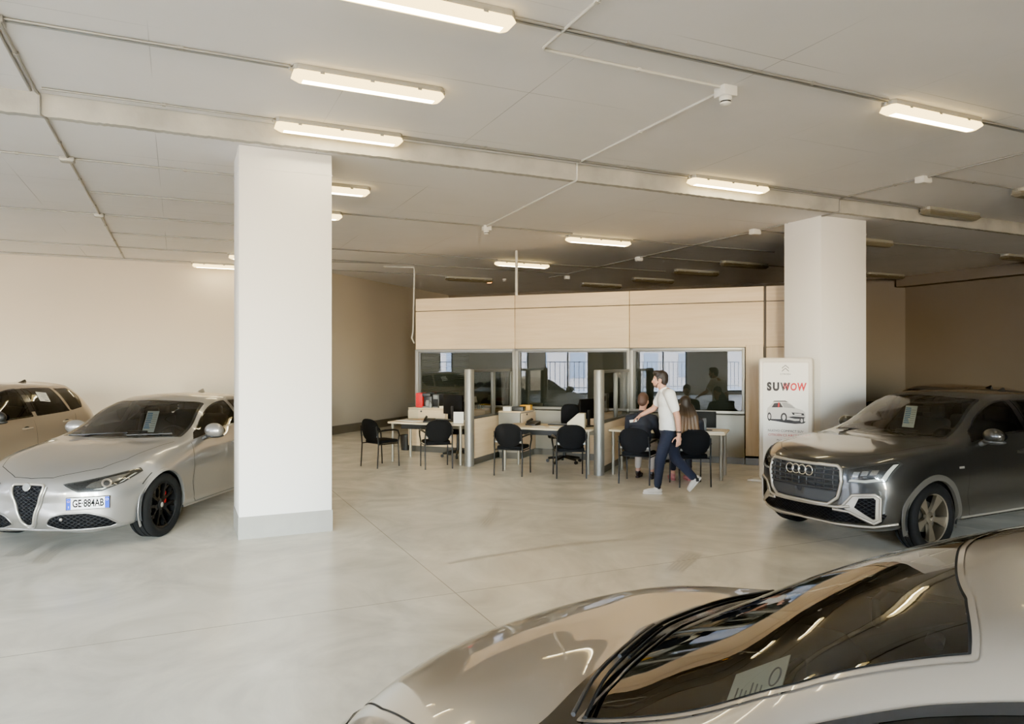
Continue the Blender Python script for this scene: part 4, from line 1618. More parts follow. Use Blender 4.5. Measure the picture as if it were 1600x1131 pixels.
    def window(self, name, poly, m, parent, border=.022, fr=.025, ks=.32, kt=.30, cut=True, seal='window_seal', sm=M_FRIT, off=.003, cutin=None):
        """pane with a black border ring, and the body left open behind it"""
        pm = fillet([(p[0] * ks, p[1] * kt) for p in poly], fr)
        ins = inset(pm, border)
        un = lambda P: [(x / ks, y / kt) for x, y in P]
        if cut:
            self.cut.append(un(inset(pm, cutin or border * .55)))
        g = self.st_patch(name, un(inset(pm, border * .9)), m, parent, off - .0012, None, ks, kt, .04)
        self.st_patch(seal, un(pm), sm, g, off, un(ins), ks, kt, .03)
        return g

    def _mk(self, name, vs, T, m, parent, flip=False):
        me = bpy.data.meshes.new(name)
        me.from_pydata([tuple(v) for v in vs], [], [tuple(t) for t in T])
        bm = bmesh.new()
        bm.from_mesh(me)
        bm.normal_update()
        # face outward: away from the car's middle axis
        s = sum((f.normal.dot(f.calc_center_median() - Vector((-1.2, 0, .6))) * f.calc_area()) for f in bm.faces)
        if s < 0:
            bmesh.ops.reverse_faces(bm, faces=bm.faces)
        bm.to_mesh(me)
        bm.free()
        return link_mesh(name, me, m, parent, 180)

    # ---- patches by projection
    def proj(self, axis, a, b, off, side=1):
        if axis == 'side':
            o, d = Vector((a, side * 4, b)), Vector((0, -side, 0))
        elif axis == 'front':
            o, d = Vector((4, a, b)), Vector((-1, 0, 0))
        elif axis == 'back':
            o, d = Vector((-9, a, b)), Vector((1, 0, 0))
        else:
            o, d = Vector((a, b, 4)), Vector((0, 0, -1))
        loc, n, i, dist = self.bvh.ray_cast(o, d)
        if loc is None:
            loc, n, i, dist = self.bvh.find_nearest(o + d * 3.2)
        if n.dot(d) > 0:
            n = -n
        if axis == 'front' and abs(a) < .2:
            n = Vector((1, 0, 0))
        return loc + n * off

    def patch(self, name, axis, poly, m, parent, off=.003, hole=None, step=.03, side=1, fr=0.0, extra=None):
        if fr:
            poly = fillet(poly, fr)
        V, T = cdt(poly, hole, step)
        vs = []
        for x, y in V:
            p = self.proj(axis, x, y, off, side)
            if extra:
                p = p + extra
            vs.append(p)
        return self._mk(name, vs, T, m, parent)

    def line(self, name, axis, pts, w, m, parent, off=.0015, side=1, step=.03, closed=False):
        pts = densify(pts, step, closed)
        n = len(pts)
        vs, fs = [], []
        for i in range(n):
            a = Vector(pts[i - 1] if (i > 0 or closed) else pts[i])
            b = Vector(pts[(i + 1) % n] if (i < n - 1 or closed) else pts[i])
            t = (b - a).normalized()
            nn = Vector((-t.y, t.x)) * w / 2
            p = Vector(pts[i])
            vs.append(self.proj(axis, *(p + nn), off, side))
            vs.append(self.proj(axis, *(p - nn), off, side))
        for i in range(n if closed else n - 1):
            j = (i + 1) % n
            fs.append((2 * i, 2 * i + 1, 2 * j + 1, 2 * j))
        return self._mk(name, vs, fs, m, parent)

    def bar(self, name, axis, pts, r, m, parent, off=.004, side=1, step=.03, closed=False, n=8):
        pts = densify(pts, step, closed)
        P = [self.proj(axis, p[0], p[1], off, side) for p in pts]
        return MB().tube(P, r, n, closed).build(name, m, parent, 60)


def spoke_rim(kind, m):
    """rim about local y, outer face toward +y"""
    mb = MB()
    Y = Matrix.Rotation(-PI / 2, 4, 'X')     # lathe axis z -> +y
    mb.lathe([(.205, -.10), (.232, -.09), (.232, .085), (.222, .092), (.212, .085), (.206, .05), (.200, -.08)], 40, Y, closed=True)
    def spoke(th, pts, y0, y1):
        c, s = math.cos(th), math.sin(th)
        M = Matrix(((c, 0, s, 0), (0, 1, 0, 0), (-s, 0, c, 0), (0, 0, 0, 1)))
        # outline in (r, w); extruded along y
        vs = [(r, y1(r), w) for r, w in pts] + [(r, y0(r), w) for r, w in pts]
        n = len(pts)
        fs = [tuple(range(n)), tuple(reversed(range(n, 2 * n)))] + [(i, n + i, n + (i + 1) % n, (i + 1) % n) for i in range(n)]
        mb.add(vs, fs, M)
    yo = lambda r: .065 - .02 * (1 - r / .21) ** 2 + .012 * (r / .21)
    yi = lambda r: yo(r) - .035
    if kind == 'y':
        for k in range(5):
            th = 2 * PI * k / 5 + .25
            spoke(th, [(.03, -.03), (.10, -.028), (.10, .028), (.03, .03)], yi, yo)
            for s in (-1, 1):
                spoke(th, [(.075, s * .012 - .016), (.075, s * .012 + .016), (.215, s * .085 + .012), (.215, s * .085 - .014)], yi, yo)
                spoke(th, [(.15, s * .05 - .008), (.15, s * .05 + .008), (.216, s * .03 + .008), (.216, s * .03 - .008)], yi, yo)
    else:
        for k in range(5):
            th = 2 * PI * k / 5 + .35
            spoke(th, [(.03, -.02), (.10, -.024), (.216, -.05), (.216, .05), (.10, .024), (.03, .02)], yi, yo)
    mb.lathe([(.0001, .075), (.03, .073), (.055, .062), (.058, .03)], 24, Y)
    return mb


def wheel(parent, x, side, track, r, kind, m, caliper=None):
    t = MB()
    Y = Matrix.Rotation(-PI / 2, 4, 'X')
    w = .112
    t.lathe([(.235, -w + .01), (r - .05, -w - .004), (r - .012, -w + .012), (r, -w + .035), (r, -.062), (r - .009, -.06), (r - .009, -.048), (r, -.046), (r, -.006), (r - .009, -.004), (r - .009, .006), (r, .008), (r, .046), (r - .009, .048), (r - .009, .06), (r, .062), (r, w - .035), (r - .012, w - .012), (r - .05, w + .004), (.255, w - .002), (.235, w - .015)], 56, Y, closed=True)
    tyre = t.build('wheel', M_RUBBER, parent, 40)
    tyre.location = (x, side * track, r)
    if side < 0:
        tyre.rotation_euler = (0, 0, PI)
    k = r / .33 * 1.05
    rim = spoke_rim(kind, m).build('rim', m, tyre, 35)
    rim.scale = (k, 1, k)
    MB().lathe([(.0001, -.01), (.15, -.01), (.15, .012), (.0001, .012)], 36, Y).build('brake_disc', M_DISC, tyre, 35)
    MB().lathe([(.0001, -.06), (.204, -.06), (.204, -.05), (.0001, -.05)], 36, Y).build('wheel_back', M_GAP, tyre, 35)
    if caliper:
        MB().box((-.10, .02, .06), (.05, .05, .13)).build('brake_caliper', caliper, tyre, 30, .01)
    MB().lathe([(.0001, .078), (.02, .077), (.028, .072)], 20, Y).build('hub_badge', M_CHROME if kind != 'y' else M_SILV, tyre, 35)
    return tyre


def wheels(cb, root, kind, m, caliper=None, lip=None, lw=.03, well=True, sides=(1, -1), axles=None):
    tr = cb.W0 - .112 - .012
    for ax in (axles or cb.axles):
        for s in sides:
            wheel(root, ax, s, tr, cb.wr, kind, m, caliper)
            # dark liner of the wheel arch
            R, n = cb.ra + .012, 40
            vs, fs = [], []
            for k in range(n + 1):
                a = -.25 + (PI + .5) * k / n
                for y in (cb.W0 * .52, cb.W0 - .035):
                    vs.append((ax + R * math.cos(a), s * y, cb.wr + R * math.sin(a)))
            c = len(vs)
            vs.append((ax, s * cb.W0 * .52, cb.wr))
            for k in range(n):
                fs.append((2 * k, 2 * k + 1, 2 * k + 3, 2 * k + 2))
                fs.append((2 * k, 2 * k + 2, c))
            MB().add(vs, fs).build('wheel_liner', M_GAP, root, 60)
            # lip
            a0, a1 = -.42, PI + .42
            mm, w = (lip, lw)
            outer = [(ax + (cb.ra + w) * math.cos(a), cb.wr + (cb.ra + w) * math.sin(a)) for a in np.linspace(a0, a1, 48)]
            inner = [(ax + (cb.ra - .006) * math.cos(a), cb.wr + (cb.ra - .006) * math.sin(a)) for a in np.linspace(a1, a0, 48)]
            outer = [p for p in outer if p[1] > .13]
            inner = [p for p in inner if p[1] > .13]
            vs, fs = [], []
            K = 48
            for k, a in enumerate(np.linspace(a0, a1, K)):
                for j, (rr, of) in enumerate(((cb.ra - .008, -.03), (cb.ra - .006, .004), (cb.ra + w * .5, .0065), (cb.ra + w, .0035), (cb.ra + w + .001, -.004))):
                    x, z = ax + rr * math.cos(a), cb.wr + rr * math.sin(a)
                    z = max(z, .16)
                    p = cb.proj('side', x, z, 0, s)
                    p.y = s * max(abs(p.y), cb.W0 * .93) + s * of
                    vs.append(p)
            for k in range(K - 1):
                for j in range(4):
                    fs.append((k * 5 + j, k * 5 + j + 1, (k + 1) * 5 + j + 1, (k + 1) * 5 + j))
            MB().add(vs, fs).build('wheel_arch', mm, root, 50)


def mirror(cb, root, x, z, side, m, out=.125, k=1.0):
    y0 = abs(cb.proj('side', x, z - .06, 0, side).y)
    mb = MB()
    mb.ell((x + .02, side * (y0 + out), z + .035), (.075 * k, .115 * k, .078 * k), Matrix.Rotation(side * -.22, 4, 'Z'))
    cap = blob('side_mirror', mb, m, root, .012, 3)
    MB().ell((x + .015, side * (y0 + out), z - .022), (.07, .115, .03)).build('mirror_base', M_CLAD, cap, 60)
    MB().tube([(x + .03, side * (y0 - .03), z - .07), (x + .025, side * (y0 + .05), z - .03)], [.03, .024], 10).build('mirror_arm', M_CLAD, cap, 60)
    MB().ell((x - .05, side * (y0 + out), z + .03), (.006, .10, .055)).build('mirror_glass', M_SCREEN, cap, 60)
    return cap


def handle(cb, root, x, z, side, m, par):
    p = cb.proj('side', x, z, 0, side)
    vs = []
    MB().ell((x, p.y + side * .002, z), (.06, .006, .028)).build('handle_recess', M_GAP, par, 60)
    MB().tube([(x + .095, p.y + side * .006, z), (x + .06, p.y + side * .035, z), (x - .06, p.y + side * .035, z + .002), (x - .095, p.y + side * .006, z)],
              [.012, .015, .015, .012], 8).build('door_handle', m, par, 60)


def interior(root, xd, zd, zroof, wid, rear=True, xs=None):
    """dashboard, wheel, seats"""
    MB().box((xd - .75, 0, .30), (2.6, wid * 1.5, .06)).build('cabin_floor', M_DASH, root, 0)
    mb = MB()
    pr = [(xd + .42, zd - .05), (xd + .15, zd - .01), (xd - .12, zd - .0), (xd - .2, zd - .06), (xd - .16, zd - .25), (xd + .4, zd - .35)]
    mb.add([(x, y, z) for y in (-wid * .86, wid * .86) for x, z in pr],
           [tuple(range(6)), tuple(reversed(range(6, 12)))] + [(i, 6 + i, 6 + (i + 1) % 6, (i + 1) % 6) for i in range(6)])
    mb.build('dashboard', M_DASH, root, 40, .02)
    MB().box((xd - .17, 0, zd + .02), (.03, .26, .14)).build('centre_screen', M_SCREEN, root, 30, .01)
    n = 24
    R = Matrix.Translation((xd - .36, .37, zd - .04)) @ Matrix.Rotation(-PI / 2 + .4, 4, 'Y')
    sw = MB().tube([(.185 * math.cos(2 * PI * k / n), .185 * math.sin(2 * PI * k / n), 0) for k in range(n)], .017, 8, True, R)
    sw.tube([(-.17, 0, -.0), (.17, 0, 0)], .02, 8, M=R).tube([(0, -.17, 0), (0, .17, 0)], .02, 8, M=R).ell((0, 0, 0), (.06, .06, .03), M=R)
    sw.build('steering_wheel', M_DASH, root, 60)
    rows = [(xd - .95, (.37, -.37))] + ([(xd - 1.75, (.37, -.37))] if rear else [])
    for x, ys in rows:
        for y in ys:
            mb = MB()
            mb.box((x + .18, y, .52), (.5, .48, .16))
            st = mb.build('seat', M_SEATC, root, 40, .05, 3)
            R = Matrix.Translation((x - .14, y, .86)) @ Matrix.Rotation(-.28, 4, 'Y')
            MB().box((0, 0, 0), (.15, .47, .62), M=R).build('seat_back', M_SEATC, st, 40, .06, 3)
            MB().box((x - .27, y, min(1.27, zroof - .16)), (.09, .26, .17)).build('headrest', M_SEATC, st, 40, .04, 3)
    MB().box((xd - .42, 0, zroof - .1), (.025, .23, .07)).build('inner_mirror', M_BLACK, root, 40, .012)
    MB().box((xd - .9, 0, zroof - .035), (1.0, .25, .01)).build('roof_console', M_DASH, root, 0)


def price_sheet(loc, rx, rz, w, h, label, second=True):
    """printed price sheet, upright, faces local -y"""
    t = thing('price_sheet', label, 'price sheet', loc, rz, 'price sheets in the car windows')
    R = Matrix.Rotation(rx, 4, 'X')
    MB().box((0, 0, 0), (w, .002, h), M=R).build('sheet', M_SHEET, t, 0)
    mb = MB()
    rnd = random.Random(5)
    for k in range(9):
        z = h / 2 - .03 - k * (h - .06) / 9
        L = w * rnd.uniform(.35, .5)
        mb.box((-w * .44 + L / 2, -.0016, z), (L, .001, h * .045), M=R)
    mb.build('blue_print', M_SHEETB, t, 0)
    mb = MB()
    for k in range(7):
        z = h / 2 - .05 - k * (h - .08) / 7
        mb.box((w * .24, -.0016, z), (w * .38, .001, .004), M=R)
    mb.build('text_lines', M_GREYP, t, 0)
    return t


def plate(parent, loc, M, text):
    """Italian number plate, text up to the reader, facing local +z of M"""
    mb = MB().box((0, 0, 0), (.372, .122, .012), M=M)
    pl = mb.build('license_plate', M_BLACK, parent, 30, .004)
    MB().box((0, 0, .0065), (.36, .11, .002), M=M).build('plate_face', M_PLW, pl, 0)
    for s in (-1, 1):
        MB().box((s * .162, 0, .0072), (.036, .108, .002), M=M).build('blue_band', M_PLB, pl, 0)
    text_obj('GE·884AB', .100, M_INK, pl, M @ Matrix.Translation((.002, -.002, .0078)), sx=.63, bold=.0022)
    text_obj('I', .03, M_PLW, pl, M @ Matrix.Translation((-.162, -.03, .0086)))
    n = 12
    mb = MB()
    for k in range(n):
        a = 2 * PI * k / n
        mb.box((-.162 + .009 * math.cos(a), .025 + .009 * math.sin(a), .0085), (.003, .003, .0006), M=M)
    mb.build('star_ring', M_YEL, pl, 0)
    R = MB().tube([(.162 + .010 * math.cos(2 * PI * k / 16), .028 + .010 * math.sin(2 * PI * k / 16), .0085) for k in range(16)], .0014, 5, True, M)
    R.build('round_mark', M_PLW, pl, 0)
    return pl


def place(root, x, y, ang):
    root.location = (x, y, 0)
    root.rotation_euler = (0, 0, ang)


def seams(cb, root, sets, m=M_GAP):
    for axis, pts, side in sets:
        cb.line('panel_seam', axis, pts, .006, m, root, .0012, side)


def mirrored(poly):
    return [(-a, b) for a, b in reversed(poly)]


# ------------------------------------------------------------------ silver saloon
def saloon():
    st = [(.70, .80, .20, .52, .66, .655, .70, .50, .675, .755, .69),
          (.50, .88, .18, .58, .75, .745, .50, .57, .785, .56, .79),
          (.20, .925, .18, .65, .80, .82, .20, .63, .865, .25, .87),
          (-.15, .93, .18, .69, .825, .88, -.15, .67, .925, -.1, .935),
          (-.52, .93, .18, .715, .855, .93, -.56, .745, .965, -.40, .985),
          (-.82, .93, .18, .725, .858, .955, -.86, .72, 1.065, -.68, 1.12),
          (-1.12, .93, .18, .735, .857, .965, -1.17, .645, 1.25, -1.0, 1.285),
          (-1.45, .93, .18, .74, .855, .975, -1.45, .59, 1.345, -1.32, 1.39),
          (-2.0, .93, .18, .75, .85, .985, -2.0, .57, 1.372, -2.0, 1.432),
          (-2.5, .93, .18, .76, .845, 1.0, -2.5, .555, 1.338, -2.5, 1.396),
          (-2.9, .93, .18, .77, .83, 1.01, -2.9, .56, 1.24, -2.95, 1.28),
          (-3.2, .92, .18, .78, .80, 1.02, -3.22, .62, 1.09, -3.32, 1.11),
          (-3.5, .90, .20, .79, .76, 1.01, -3.55, .60, 1.05, -3.62, 1.06),
          (-3.76, .84, .26, .77, .68, .94, -3.78, .52, .98, -3.82, 1.0)]
    cb = CarBody(st, .80, -3.85, 0, -2.82, .38, .22, .332, .365)
    root = thing('silver_saloon', 'silver four-door saloon with shield grille parked beside the white column', 'car')
    ws = cb.window('windshield', [(4.10, 7.04), (3.93, 9), (4.10, 10.96), (6.62, 10.92), (6.70, 9), (6.62, 7.08)], M_WGLASS, root, .03, .03)
    for s in (1, -1):
        def T(p):
            return [(a, b if s > 0 else 18 - b) for a, b in p]
        cb.window('side_window', T([(4.42, 6.12), (4.75, 6.72), (5.4, 6.88), (6.5, 6.91), (7.55, 6.90), (7.62, 6.10)]), M_CGLASS, root, .016, .02)
        cb.window('side_window', T([(7.74, 6.10), (7.70, 6.90), (8.9, 6.89), (9.6, 6.82), (10.1, 6.45), (9.6, 6.12)]), M_CGLASS, root, .016, .02)
    cb.window('rear_window', [(8.95, 7.2), (8.9, 9), (8.95, 10.8), (10.75, 10.75), (10.9, 9), (10.75, 7.25)], M_CGLASS, root, .03, .03)
    cb.body(P_SILVER, root)
    # bonnet shut line and panel seams
    hood = [(.60, .33), (.50, .50), (.25, .645), (-.1, .70), (-.5, .735)]
    seams(cb, root, [('top', [(.735, 0.0), (.705, .2), (.60, .36), (.47, .54), (.25, .655), (-.1, .71), (-.44, .745)], 1),
                     ('top', [(.735, 0.0), (.705, -.2), (.60, -.36), (.47, -.54), (.25, -.655), (-.1, -.71), (-.44, -.745)], 1)])
    for s in (1, -1):
        seams(cb, root, [('side', [(-.58, .92), (-.54, .75), (-.52, .5), (-.56, .30), (-.62, .255), (-1.7, .255), (-1.72, .30), (-1.70, .6), (-1.68, .95)], s),
                         ('side', [(-1.70, .6), (-1.75, .27), (-2.38, .27), (-2.52, .45), (-2.75, .72), (-2.9, .98)], s),
                         ('front', [(s * .87, .60), (s * .89, .70)], 1)])
        d = cb.patch('door', 'side', [(-.575, .905), (-.545, .75), (-.527, .5), (-.567, .305), (-.62, .262), (-1.69, .262), (-1.712, .30), (-1.69, .6), (-1.675, .935)], P_SILVER, root, .0022, None, .04, s)
        handle(cb, root, -1.5, .84, s, P_SILVER, d)
        d2 = cb.patch('door', 'side', [(-1.69, .935), (-1.71, .6), (-1.742, .277), (-2.375, .277), (-2.51, .455), (-2.735, .72), (-2.85, .945)], P_SILVER, root, .0022, None, .04, s)
        handle(cb, root, -2.55, .87, s, P_SILVER, d2)
        cb.bar('sill_trim', 'side', [(-.45, .225), (-2.4, .225)], .018, P_SILVER, root, -.006, s)
        # headlights
        hl = [(s * .33, .65), (s * .47, .668), (s * .66, .708), (s * .81, .752), (s * .835, .725), (s * .765, .645), (s * .64, .582), (s * .47, .58)]
        if s < 0:
            hl = list(reversed(hl))
        h = cb.patch('headlight', 'front', hl, M_LAMPD, root, .003, None, .02, fr=.015)
        cb.patch('chrome_bowl', 'front', [(s * (.515 + a), .622 + b) for a, b in ((0, -.005), (.10, -.015), (.22, .04), (.26, .10), (.15, .075), (.03, .03))], M_LAMPC, h, .005, None, .015, fr=.01)
        pc = cb.proj('front', s * .66, .645, .006)
        nrm = (cb.proj('front', s * .66, .645, .05) - cb.proj('front', s * .66, .645, 0)).normalized()
        Q = Matrix.Translation(pc) @ nrm.to_track_quat('Z', 'Y').to_matrix().to_4x4()
        MB().lathe([(.046, -.002), (.046, .008), (.036, .010), (.034, .006)], 24, Q).build('lamp_ring', M_CHROME, h, 40)
        MB().lathe([(.034, 0), (.026, .010), (.0001, .014)], 24, Q).build('lamp_projector', M_BLACK, h, 40)
        cb.patch('light_guide', 'front', [(s * a, b) for a, b in ((.58, .598), (.65, .590), (.755, .645), (.815, .715), (.80, .715), (.735, .634), (.64, .604))], M_DRL, h, .0065, None, .015)
        cb.line('lamp_edge', 'front', hl, .012, M_BLACK, h, .007, closed=True)
        cb.patch('lamp_lens', 'front', hl, M_LENS, h, .012, None, .02, fr=.015)
        # lower intakes
        ip = [(s * .17, .265), (s * .225, .345), (s * .33, .375), (s * .54, .38), (s * .68, .325), (s * .75, .25), (s * .68, .222), (s * .31, .217)]
        if s < 0:
            ip = list(reversed(ip))
        a = cb.patch('air_intake', 'front', ip, M_HONEY, root, .003, None, .02, fr=.03)
        cb.bar('intake_edge', 'front', fillet(ip, .03), .007, P_SILVER, a, .004, closed=True)
        pp = cb.proj('front', s * .33, .325, .01)
        MB().ell(pp, (.012, .016, .016)).build('parking_sensor', P_SILVER, a, 60)
        mirror(cb, root, -.86 if s > 0 else -1.12, 1.0, s, P_SILVER, .13 if s > 0 else .08, 1.12)
    # shield
    sh = [(-.165, .635), (-.15, .655), (0, .662), (.15, .655), (.165, .635), (.155, .58), (.06, .29), (.025, .252), (-.025, .252), (-.06, .29), (-.155, .58)]
    g = cb.patch('grille', 'front', sh, M_HONEY, root, .006, None, .02)
    cb.bar('shield_frame', 'front', fillet(sh, .02), .013, M_SILV, g, .010, closed=True)
    cb.bar('shield_surround', 'front', [(-.185, .635), (-.175, .58), (-.075, .285), (-.03, .228), (.03, .228), (.075, .285), (.175, .58), (.185, .635)], .012, P_SILVER, g, .004)
    pb = cb.proj('front', 0, .634, .012)
    B = Matrix.Translation(pb) @ Matrix.Rotation(PI / 2 - .25, 4, 'Y')
    bd = MB().lathe([(.0001, .012), (.030, .012), (.040, .008), (.042, 0)], 28, B).build('badge', M_CHROME, root, 40)
    MB().lathe([(.037, .0118), (.033, .0128), (.029, .0125)], 28, B).build('badge_ring', M_GREYP, bd, 40)
    MB().box((-.0, -.012, .0125), (.045, .006, .002), M=B).box((0, -.012, .0125), (.006, .02, .002), M=B).build('badge_cross', M_GREYP, bd, 0)
    MB().tube([(-.018, .012, .0125), (-.008, .017, .0125), (0, .010, .0125), (.01, .017, .0125), (.02, .012, .0125)], .0025, 5, M=B).build('badge_serpent', M_GREYP, bd, 0)
    # lower lip
    cb.bar('front_lip', 'front', [(-.78, .225), (-.5, .21), (0, .205), (.5, .21), (.78, .225)], .016, P_SILVER, root, -.004)
    # plate, offset to the driver's side
    pc = cb.proj('front', .55, .475, .012)
    p2 = cb.proj('front', .68, .475, .012)
    p1 = cb.proj('front', .42, .475, .012)
    t = (p2 - p1).normalized()
    nx = Vector((t.y, -t.x, 0)).normalized()
    if nx.x < 0:
        nx = -nx
    z = Vector((-.0, 0, 1))
    R = Matrix((( -t.x * -1, z.x, nx.x, 0), (t.y, z.y, nx.y, 0), (t.z, z.z, nx.z, 0), (0, 0, 0, 1)))
    # reader in front sees the car's left on his right hand
    R = Matrix(((t.x, 0, nx.x, 0), (t.y, 0, nx.y, 0), (0, 1, nx.z, 0), (0, 0, 0, 1)))
    plate(root, pc, Matrix.Translation(pc + nx * .006) @ R, '')
    wheels(cb, root, 'y', M_RIMB, M_REDC, P_SILVER, .022)
    interior(root, -.72, .93, 1.34, .8)
    MB().tube([(-.47, -.55, 1.0), (-.53, .1, 1.03), (-.50, .15, 1.03)], .008, 6).build('wiper', M_BLACK, root, 60)
    MB().tube([(-.47, .15, 1.01), (-.60, .62, 1.02)], .008, 6).build('wiper', M_BLACK, root, 60)
    MB().add([(-2.2, 0, 1.43), (-2.36, -.02, 1.415), (-2.36, .02, 1.415), (-2.33, 0, 1.465), (-2.36, 0, 1.465)], [(0, 1, 3), (0, 3, 2), (1, 4, 3), (2, 3, 4), (1, 2, 4)]).build('roof_antenna', P_SILVER, root, 60)
    for s in (1, -1):
        cb.patch('tail_light', 'back', [(s * .45, .86), (s * .80, .90), (s * .80, .80), (s * .5, .80)], M_TAILR, root, .004, None, .03, fr=.02)
    return root, cb


car1, cb1 = saloon()
A1 = math.radians(-96.5)
place(car1, -4.56, 7.72, A1)


# ------------------------------------------------------------------ crossovers
def cross_stations(tall=False):
    return [(.74, .80, .25, .60, .70, .80, .74, .52, .845, .775, .86),
            (.56, .865, .22, .66, .77, .885, .56, .58, .925, .61, .935),
            (.25, .895, .22, .71, .80, .935, .25, .63, .975, .3, .985),
            (-.1, .897, .22, .74, .82, .97, -.1, .66, 1.01, -.05, 1.022),
            (-.45, .897, .22, .765, .83, 1.0, -.48, .69, 1.035, -.33, 1.052),
            (-.75, .897, .22, .78, .835, 1.02, -.79, .665, 1.15, -.62, 1.20),
            (-1.03, .897, .22, .79, .835, 1.03, -1.07, .615, 1.325, -.89, 1.36),
            (-1.33, .897, .22, .795, .835, 1.035, -1.33, .585, 1.425, -1.18, 1.468),
            (-1.9, .897, .22, .80, .83, 1.05, -1.9, .565, 1.452, -1.9, 1.502),
            (-2.5, .897, .22, .82, .82, 1.07, -2.5, .55, 1.425, -2.5, 1.475),
            (-2.95, .89, .22, .83, .80, 1.09, -2.93, .54, 1.39 if tall else 1.34, -3.0, 1.455 if tall else 1.40),
            (-3.12, .87, .25, .84, .77, 1.08, -3.12, .56, 1.27 if tall else 1.19, -3.2, 1.29 if tall else 1.2),
            (-3.25, .83, .3, .8, .72, .98, -3.28, .52, 1.02, -3.31, 1.03)]


def crossover(pnt, label, name, detail='dark', glass2=M_CGLASS, lip=None, rim=M_RIMS):
    cb = CarBody(cross_stations(detail == 'taupe'), .82, -3.36, 0, -2.60, .40, .2, .335, .372)
    root = thing(name, label, 'car')
    tb = 5.86 if detail == 'taupe' else 6.08
    cb.window('windshield', [(4.10, 7.10), (3.92, 9), (4.10, 10.90), (6.85, 10.86), (6.93, 9), (6.85, 7.14)], M_WGLASS, root, .03, .03)
    for s in (1, -1):
        def T(p):
            return [(a, b if s > 0 else 18 - b) for a, b in p]
        cb.window('side_window', T([(4.72, tb), (5.0, 6.74), (5.6, 6.87), (6.5, 6.90), (7.50, 6.90), (7.58, tb)]), M_CGLASS, root, .016, .02)
        cb.window('side_window', T([(7.70, tb), (7.66, 6.90), (8.75, 6.90), (8.95, tb + .02)]), glass2, root, .016, .02)
        cb.window('side_window', T([(9.03, tb + .04), (8.86, 6.89), (9.6, 6.86), (9.95, 6.5), (9.75, tb + .17)]), glass2, root, .014, .02)
    for s in (1, -1):
        cb.st_patch('pillar_trim', [(7.42, 6.12 if s > 0 else 11.88), (7.85, 6.12 if s > 0 else 11.88), (7.83, 6.88 if s > 0 else 11.12), (7.40, 6.88 if s > 0 else 11.12)], M_FRIT, root, .0012)
    cb.window('rear_window', [(9.9, 7.2), (9.85, 9), (9.9, 10.8), (10.9, 10.7), (10.95, 9), (10.9, 7.3)], M_DGLASS, root, .03, .03)
    cb.body(pnt, root)
    for s in (1, -1):
        seams(cb, root, [('side', [(-.56, .99), (-.53, .8), (-.51, .5), (-.55, .33), (-.6, .30), (-1.62, .30), (-1.66, .34), (-1.65, .6), (-1.63, 1.0)], s),
                         ('side', [(-1.65, .6), (-1.67, .31), (-2.15, .31), (-2.28, .45), (-2.45, .74), (-2.55, 1.02)], s),
                         ('top', [(.66, s * .3), (.58, s * .45), (.42, s * .60), (.15, s * .68), (-.15, s * .72), (-.4, s * .75)], 1)])
        d = cb.patch('door', 'side', [(-.556, .985), (-.525, .8), (-.517, .5), (-.556, .336), (-.6, .306), (-1.615, .306), (-1.652, .345), (-1.643, .6), (-1.63, 1.0)], pnt, root, .0022, None, .04, s)
        handle(cb, root, -1.45, .90, s, pnt, d)
        d2 = cb.patch('door', 'side', [(-1.64, 1.0), (-1.657, .6), (-1.665, .316), (-2.145, .316), (-2.27, .455), (-2.44, .74), (-2.53, 1.0)], pnt, root, .0022, None, .04, s)
        handle(cb, root, -2.3, .93, s, pnt, d2)
        cb.bar('sill_trim', 'side', [(-.45, .30), (-2.2, .30)], .012, M_SILV if detail == 'dark' else M_CLAD, root, .002, s)
        cb.patch('side_cladding', 'side', [(-.42, .27), (-2.2, .27), (-2.2, .215), (-.42, .215)], lip or pnt, root, .004, None, .05, s)
        mirror(cb, root, -.82 if s > 0 else -1.1, 1.06, s, pnt if detail != 'taupe' else M_BLACK, .12 if s > 0 else .08)
        cb.patch('tail_light', 'back', [(s * .45, .92), (s * .80, .95), (s * .80, .82), (s * .5, .84)], M_TAILR, root, .004, None, .03, fr=.02)
    wheels(cb, root, 'w', rim, None, lip or pnt, .05)
    interior(root, -.70, .99, 1.40, .78)
    MB().tube([(-.44, -.55, 1.07), (-.50, .12, 1.10)], .008, 6).build('wiper', M_BLACK, root, 60)
    MB().tube([(-.44, .12, 1.08), (-.58, .60, 1.08)], .008, 6).build('wiper', M_BLACK, root, 60)
    MB().add([(-2.55, 0, 1.47), (-2.74, -.025, 1.45), (-2.74, .025, 1.45), (-2.71, 0, 1.52), (-2.74, 0, 1.515)], [(0, 1, 3), (0, 3, 2), (1, 4, 3), (2, 3, 4), (1, 2, 4)]).build('roof_antenna', M_BLACK, root, 60)
    return root, cb


